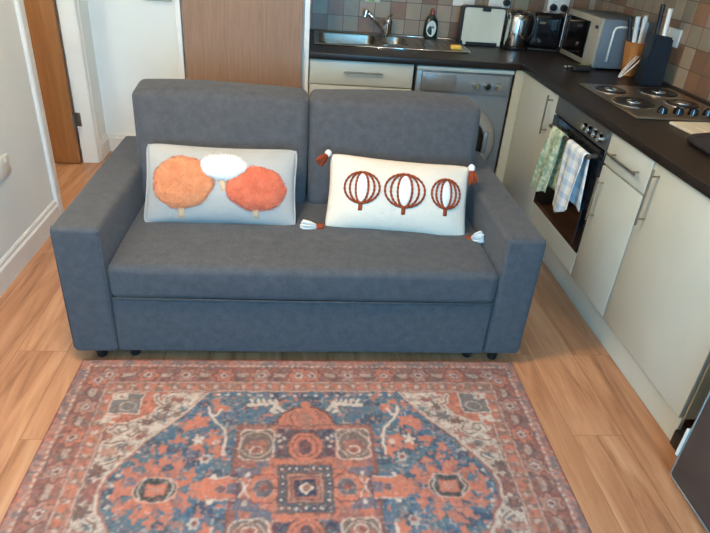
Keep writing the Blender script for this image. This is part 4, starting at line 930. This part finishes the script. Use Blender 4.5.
added_wall_cabinet('added out-of-view cream single-door wall cabinet in the kitchen corner above the toaster', (1.254, 1.66, 3.93, 4.248, 1.45, 2.15), 'y', 1)
added_wall_cabinet('added out-of-view cream double-door wall cabinet above the microwave', (1.68, 1.998, 3.06, 3.92, 1.45, 2.15), 'x', 2)
added_wall_cabinet('added out-of-view cream double-door wall cabinet above the narrow cabinet', (1.68, 1.998, 1.40, 2.36, 1.45, 2.15), 'x', 2)

# sockets
def socket(name, label, c, axis, w_, h_, plugs=(), group=None):
    t = thing(name, label, 'socket', c); x, y, z = c
    def bx(a0, a1, d0, d1, z0, z1, bev=0):
        bm = nb()
        if axis == 'y': box(bm, x+a0, x+a1, y-d1, y-d0, z+z0, z+z1, bev=bev)
        elif axis == '-x': box(bm, x-d1, x-d0, y+a0, y+a1, z+z0, z+z1, bev=bev)
        else: box(bm, x+d0, x+d1, y+a0, y+a1, z+z0, z+z1, bev=bev)
        return bm
    build(bx(-w_/2, w_/2, .0005, .010, -h_/2, h_/2, .003), 'face_plate', M['white_plastic'], t, smooth=30)
    for a in plugs: 
        bm = nb()
        if axis == 'y': cyl(bm, (x+a, y-.010, z-.01), (x+a, y-.045, z-.01), .024, .020, n=20, bev=.004)
        else: cyl(bm, (x-.010, y+a, z-.01), (x-.045, y+a, z-.01), .022, .019, n=20, bev=.004)
        build(bm, 'plug', M['black_plastic'], t, smooth=40)
    for a in (-w_/4, w_/4) if w_ > .1 else (0,):
        build(bx(a-.006, a+.006, .010, .014, h_/2-.026, h_/2-.008, .001), 'switch', M['white_plastic'], t)
    return t
socket('double_socket', 'white double socket with two black plugs on tiles behind the toaster', (1.740, YB, 1.158), 'y', .148, .088, (-.037, .037))
socket('double_socket', 'white double socket on the tiles above the left of the bread bin', (1.085, YB, 1.160), 'y', .148, .088)
socket('double_socket', 'white double socket on the tiles with one black plug above the kettle', (1.330, YB, 1.168), 'y', .148, .088, (.045,))
socket('double_socket', 'white socket on the right tiled wall behind the knife block', (XR, 3.235, 1.135), '-x', .148, .088)
ws = socket('double_socket', 'white double socket low on the left wall', (XL, 2.605, .490), '+x', .148, .088)
th = thing('wall_plate', 'pale grey wall plate above the left end of the sofa back', 'wall plate', (-.922, YB, 1.08))
bm = nb(); box(bm, -1.010, -.832, YB-.022, YB-.001, 1.026, 1.15, bev=.004); build(bm, 'cover', noisy('grey_plastic', s2l(170, 170, 158), s2l(176, 176, 164), 8, .4), th)
bm = nb(); box(bm, -.98, -.90, YB-.025, YB-.021, 1.07, 1.12, bev=.001); build(bm, 'display', M['silver_grey'], th)

# tea towels on the oven handle
def towel(name, label, m, yt0, yt1, yb0, yb1, zb_f, zb_b, seed, point=0):
    R = .0135; prof = []; rnd = random.Random(seed)
    for i in range(25): prof.append(('f', i/24))
    bm = nb(); rows = []; nw = 26
    path = []
    for i in range(26): path.append((1, 1-i/25))        # front bottom -> bar
    for i in range(1, 9): path.append((0, i/9))         # over the bar
    for i in range(20): path.append((-1, i/19))         # down the back
    for kind, f in path:
        row = []
        for j in range(nw+1):
            v = j/nw
            if kind == 1:
                g = f; z = HZ-(HZ-zb_f(v))*g; y = (yt0*(1-v)+yt1*v)*(1-g)+(yb0*(1-v)+yb1*v)*g
                x = HX-R-.004-g*.010-.008*math.sin(v*PI*3.2+seed+g*.8)*min(1, g*2.5)-.003*math.sin(v*17+g*5)*g
            elif kind == 0:
                a = PI*f; z = HZ+R*math.sin(a); x = HX-R*math.cos(a)-.002; y = yt0*(1-v)+yt1*v
            else:
                g = f; z = HZ-(HZ-zb_b)*g; x = min(HX+R+.002+.006*math.sin(v*PI*2.6+seed), XF-.012); y = (yt0*(1-v)+yt1*v)*(1-g)+(yb0*(1-v)+yb1*v+(-.035))*g
            row.append(bm.verts.new((x, y, z)))
        rows.append(row)
    for A, B in zip(rows, rows[1:]):
        for j in range(nw): bm.faces.new((A[j], A[j+1], B[j+1], B[j]))
    o = build(bm, name, m, smooth=180); md = o.modifiers.new('thickness', 'SOLIDIFY'); md.thickness = .003; md.offset = 0
    tag(o, label, 'tea towel', 'tea towels on the oven handle'); return o
gm = noisy('green_print_cotton', s2l(148, 172, 142), s2l(206, 214, 186), 38, .9, .4, 300, spec=.2, detail=4, lo=.42, hi=.56)
def check_mat():
    m = mat('blue_check_cotton', s2l(230, 232, 232), .9, 0, .2); b = m.node_tree.nodes['Principled BSDF']; tc = N(m, 'ShaderNodeTexCoord'); sp = N(m, 'ShaderNodeSeparateXYZ'); L(m, tc.outputs['Object'], sp.inputs[0])
    outs = []
    for s_, per in (('Y', .062), ('Z', .062)):
        d = N(m, 'ShaderNodeMath', operation='DIVIDE'); d.inputs[1].default_value = per; L(m, sp.outputs[s_], d.inputs[0])
        f = N(m, 'ShaderNodeMath', operation='FRACT'); L(m, d.outputs[0], f.inputs[0]); g = N(m, 'ShaderNodeMath', operation='LESS_THAN'); g.inputs[1].default_value = .42; L(m, f.outputs[0], g.inputs[0]); outs.append(g)
    a = N(m, 'ShaderNodeMath', operation='ADD'); L(m, outs[0].outputs[0], a.inputs[0]); L(m, outs[1].outputs[0], a.inputs[1])
    h = N(m, 'ShaderNodeMath', operation='MULTIPLY'); h.inputs[1].default_value = .5; L(m, a.outputs[0], h.inputs[0])
    mx = N(m, 'ShaderNodeMix', data_type='RGBA'); mx.inputs[6].default_value = s2l(232, 234, 232); mx.inputs[7].default_value = s2l(172, 192, 212); L(m, h.outputs[0], mx.inputs[0]); L(m, mx.outputs[2], b.inputs['Base Color']); return m
towel('tea_towel', 'green patterned tea towel hanging left on the oven handle', gm, 2.805, 2.665, 2.875, 2.690, lambda v: .385+.045*v+.008*math.sin(v*9), .45, 1)
towel('tea_towel', 'white and blue checked tea towel hanging right on the oven handle', check_mat(), 2.600, 2.405, 2.580, 2.400, lambda v: .395+.12*max(0, v-.35)+.02*(1-v)**2, .48, 3)

# fridge
fg = thing('fridge', 'dark grey under-counter fridge at the lower right corner of the view', 'fridge', (1.6, 1.0, 0))
bm = nb(); box(bm, 1.315, 1.93, .70, 1.262, .03, .850, bev=.006); build(bm, 'fridge_body', M['anthracite'], fg, smooth=40)
bm = nb(); box(bm, 1.250, 1.306, .70, 1.262, .035, .850, bev=.012, seg=3); fd = build(bm, 'fridge_door', M['anthracite'], fg, smooth=40)
bm = nb(); tube(bm, [(1.2525, .72, .0385), (1.2525, 1.250, .0385), (1.2525, 1.2585, .048), (1.2525, 1.2585, .84)], .0032, 8); build(bm, 'edge_trim', M['silver_grey'], fd, smooth=180)
bm = nb(); box(bm, 1.315, 1.37, 1.262, 1.385, .05, .115, bev=.004); build(bm, 'hinge', M['black_plastic'], fg, smooth=40)
bm = nb(); box(bm, 1.246, 1.262, 1.262, 1.272, .120, .235, bev=.002); build(bm, 'hinge_cover', M['white_plastic'], fg)
for (xx, yy) in ((1.36, .75), (1.36, 1.20), (1.88, .75), (1.88, 1.20)):
    bm = nb(); cyl(bm, (xx, yy, .001), (xx, yy, .032), .018, n=14); build(bm, 'foot', M['black_plastic'], fg, smooth=40)

# lamps that give the light
def ceiling_lamp(name, label, c, r):
    t = thing(name, label, 'lamp', (c[0], c[1], ZC))
    bm = nb(); cyl(bm, (c[0], c[1], ZC-.001), (c[0], c[1], ZC-.020), r, n=32, bev=.003); build(bm, 'rose', M['white_plastic'], t, smooth=40)
ceiling_lamp('ceiling_lamp', 'round white lamp mount on the living room ceiling', (-.52, 1.45), .10)
ceiling_lamp('ceiling_lamp', 'round white lamp mount on the kitchen ceiling', (1.25, 2.75), .06)
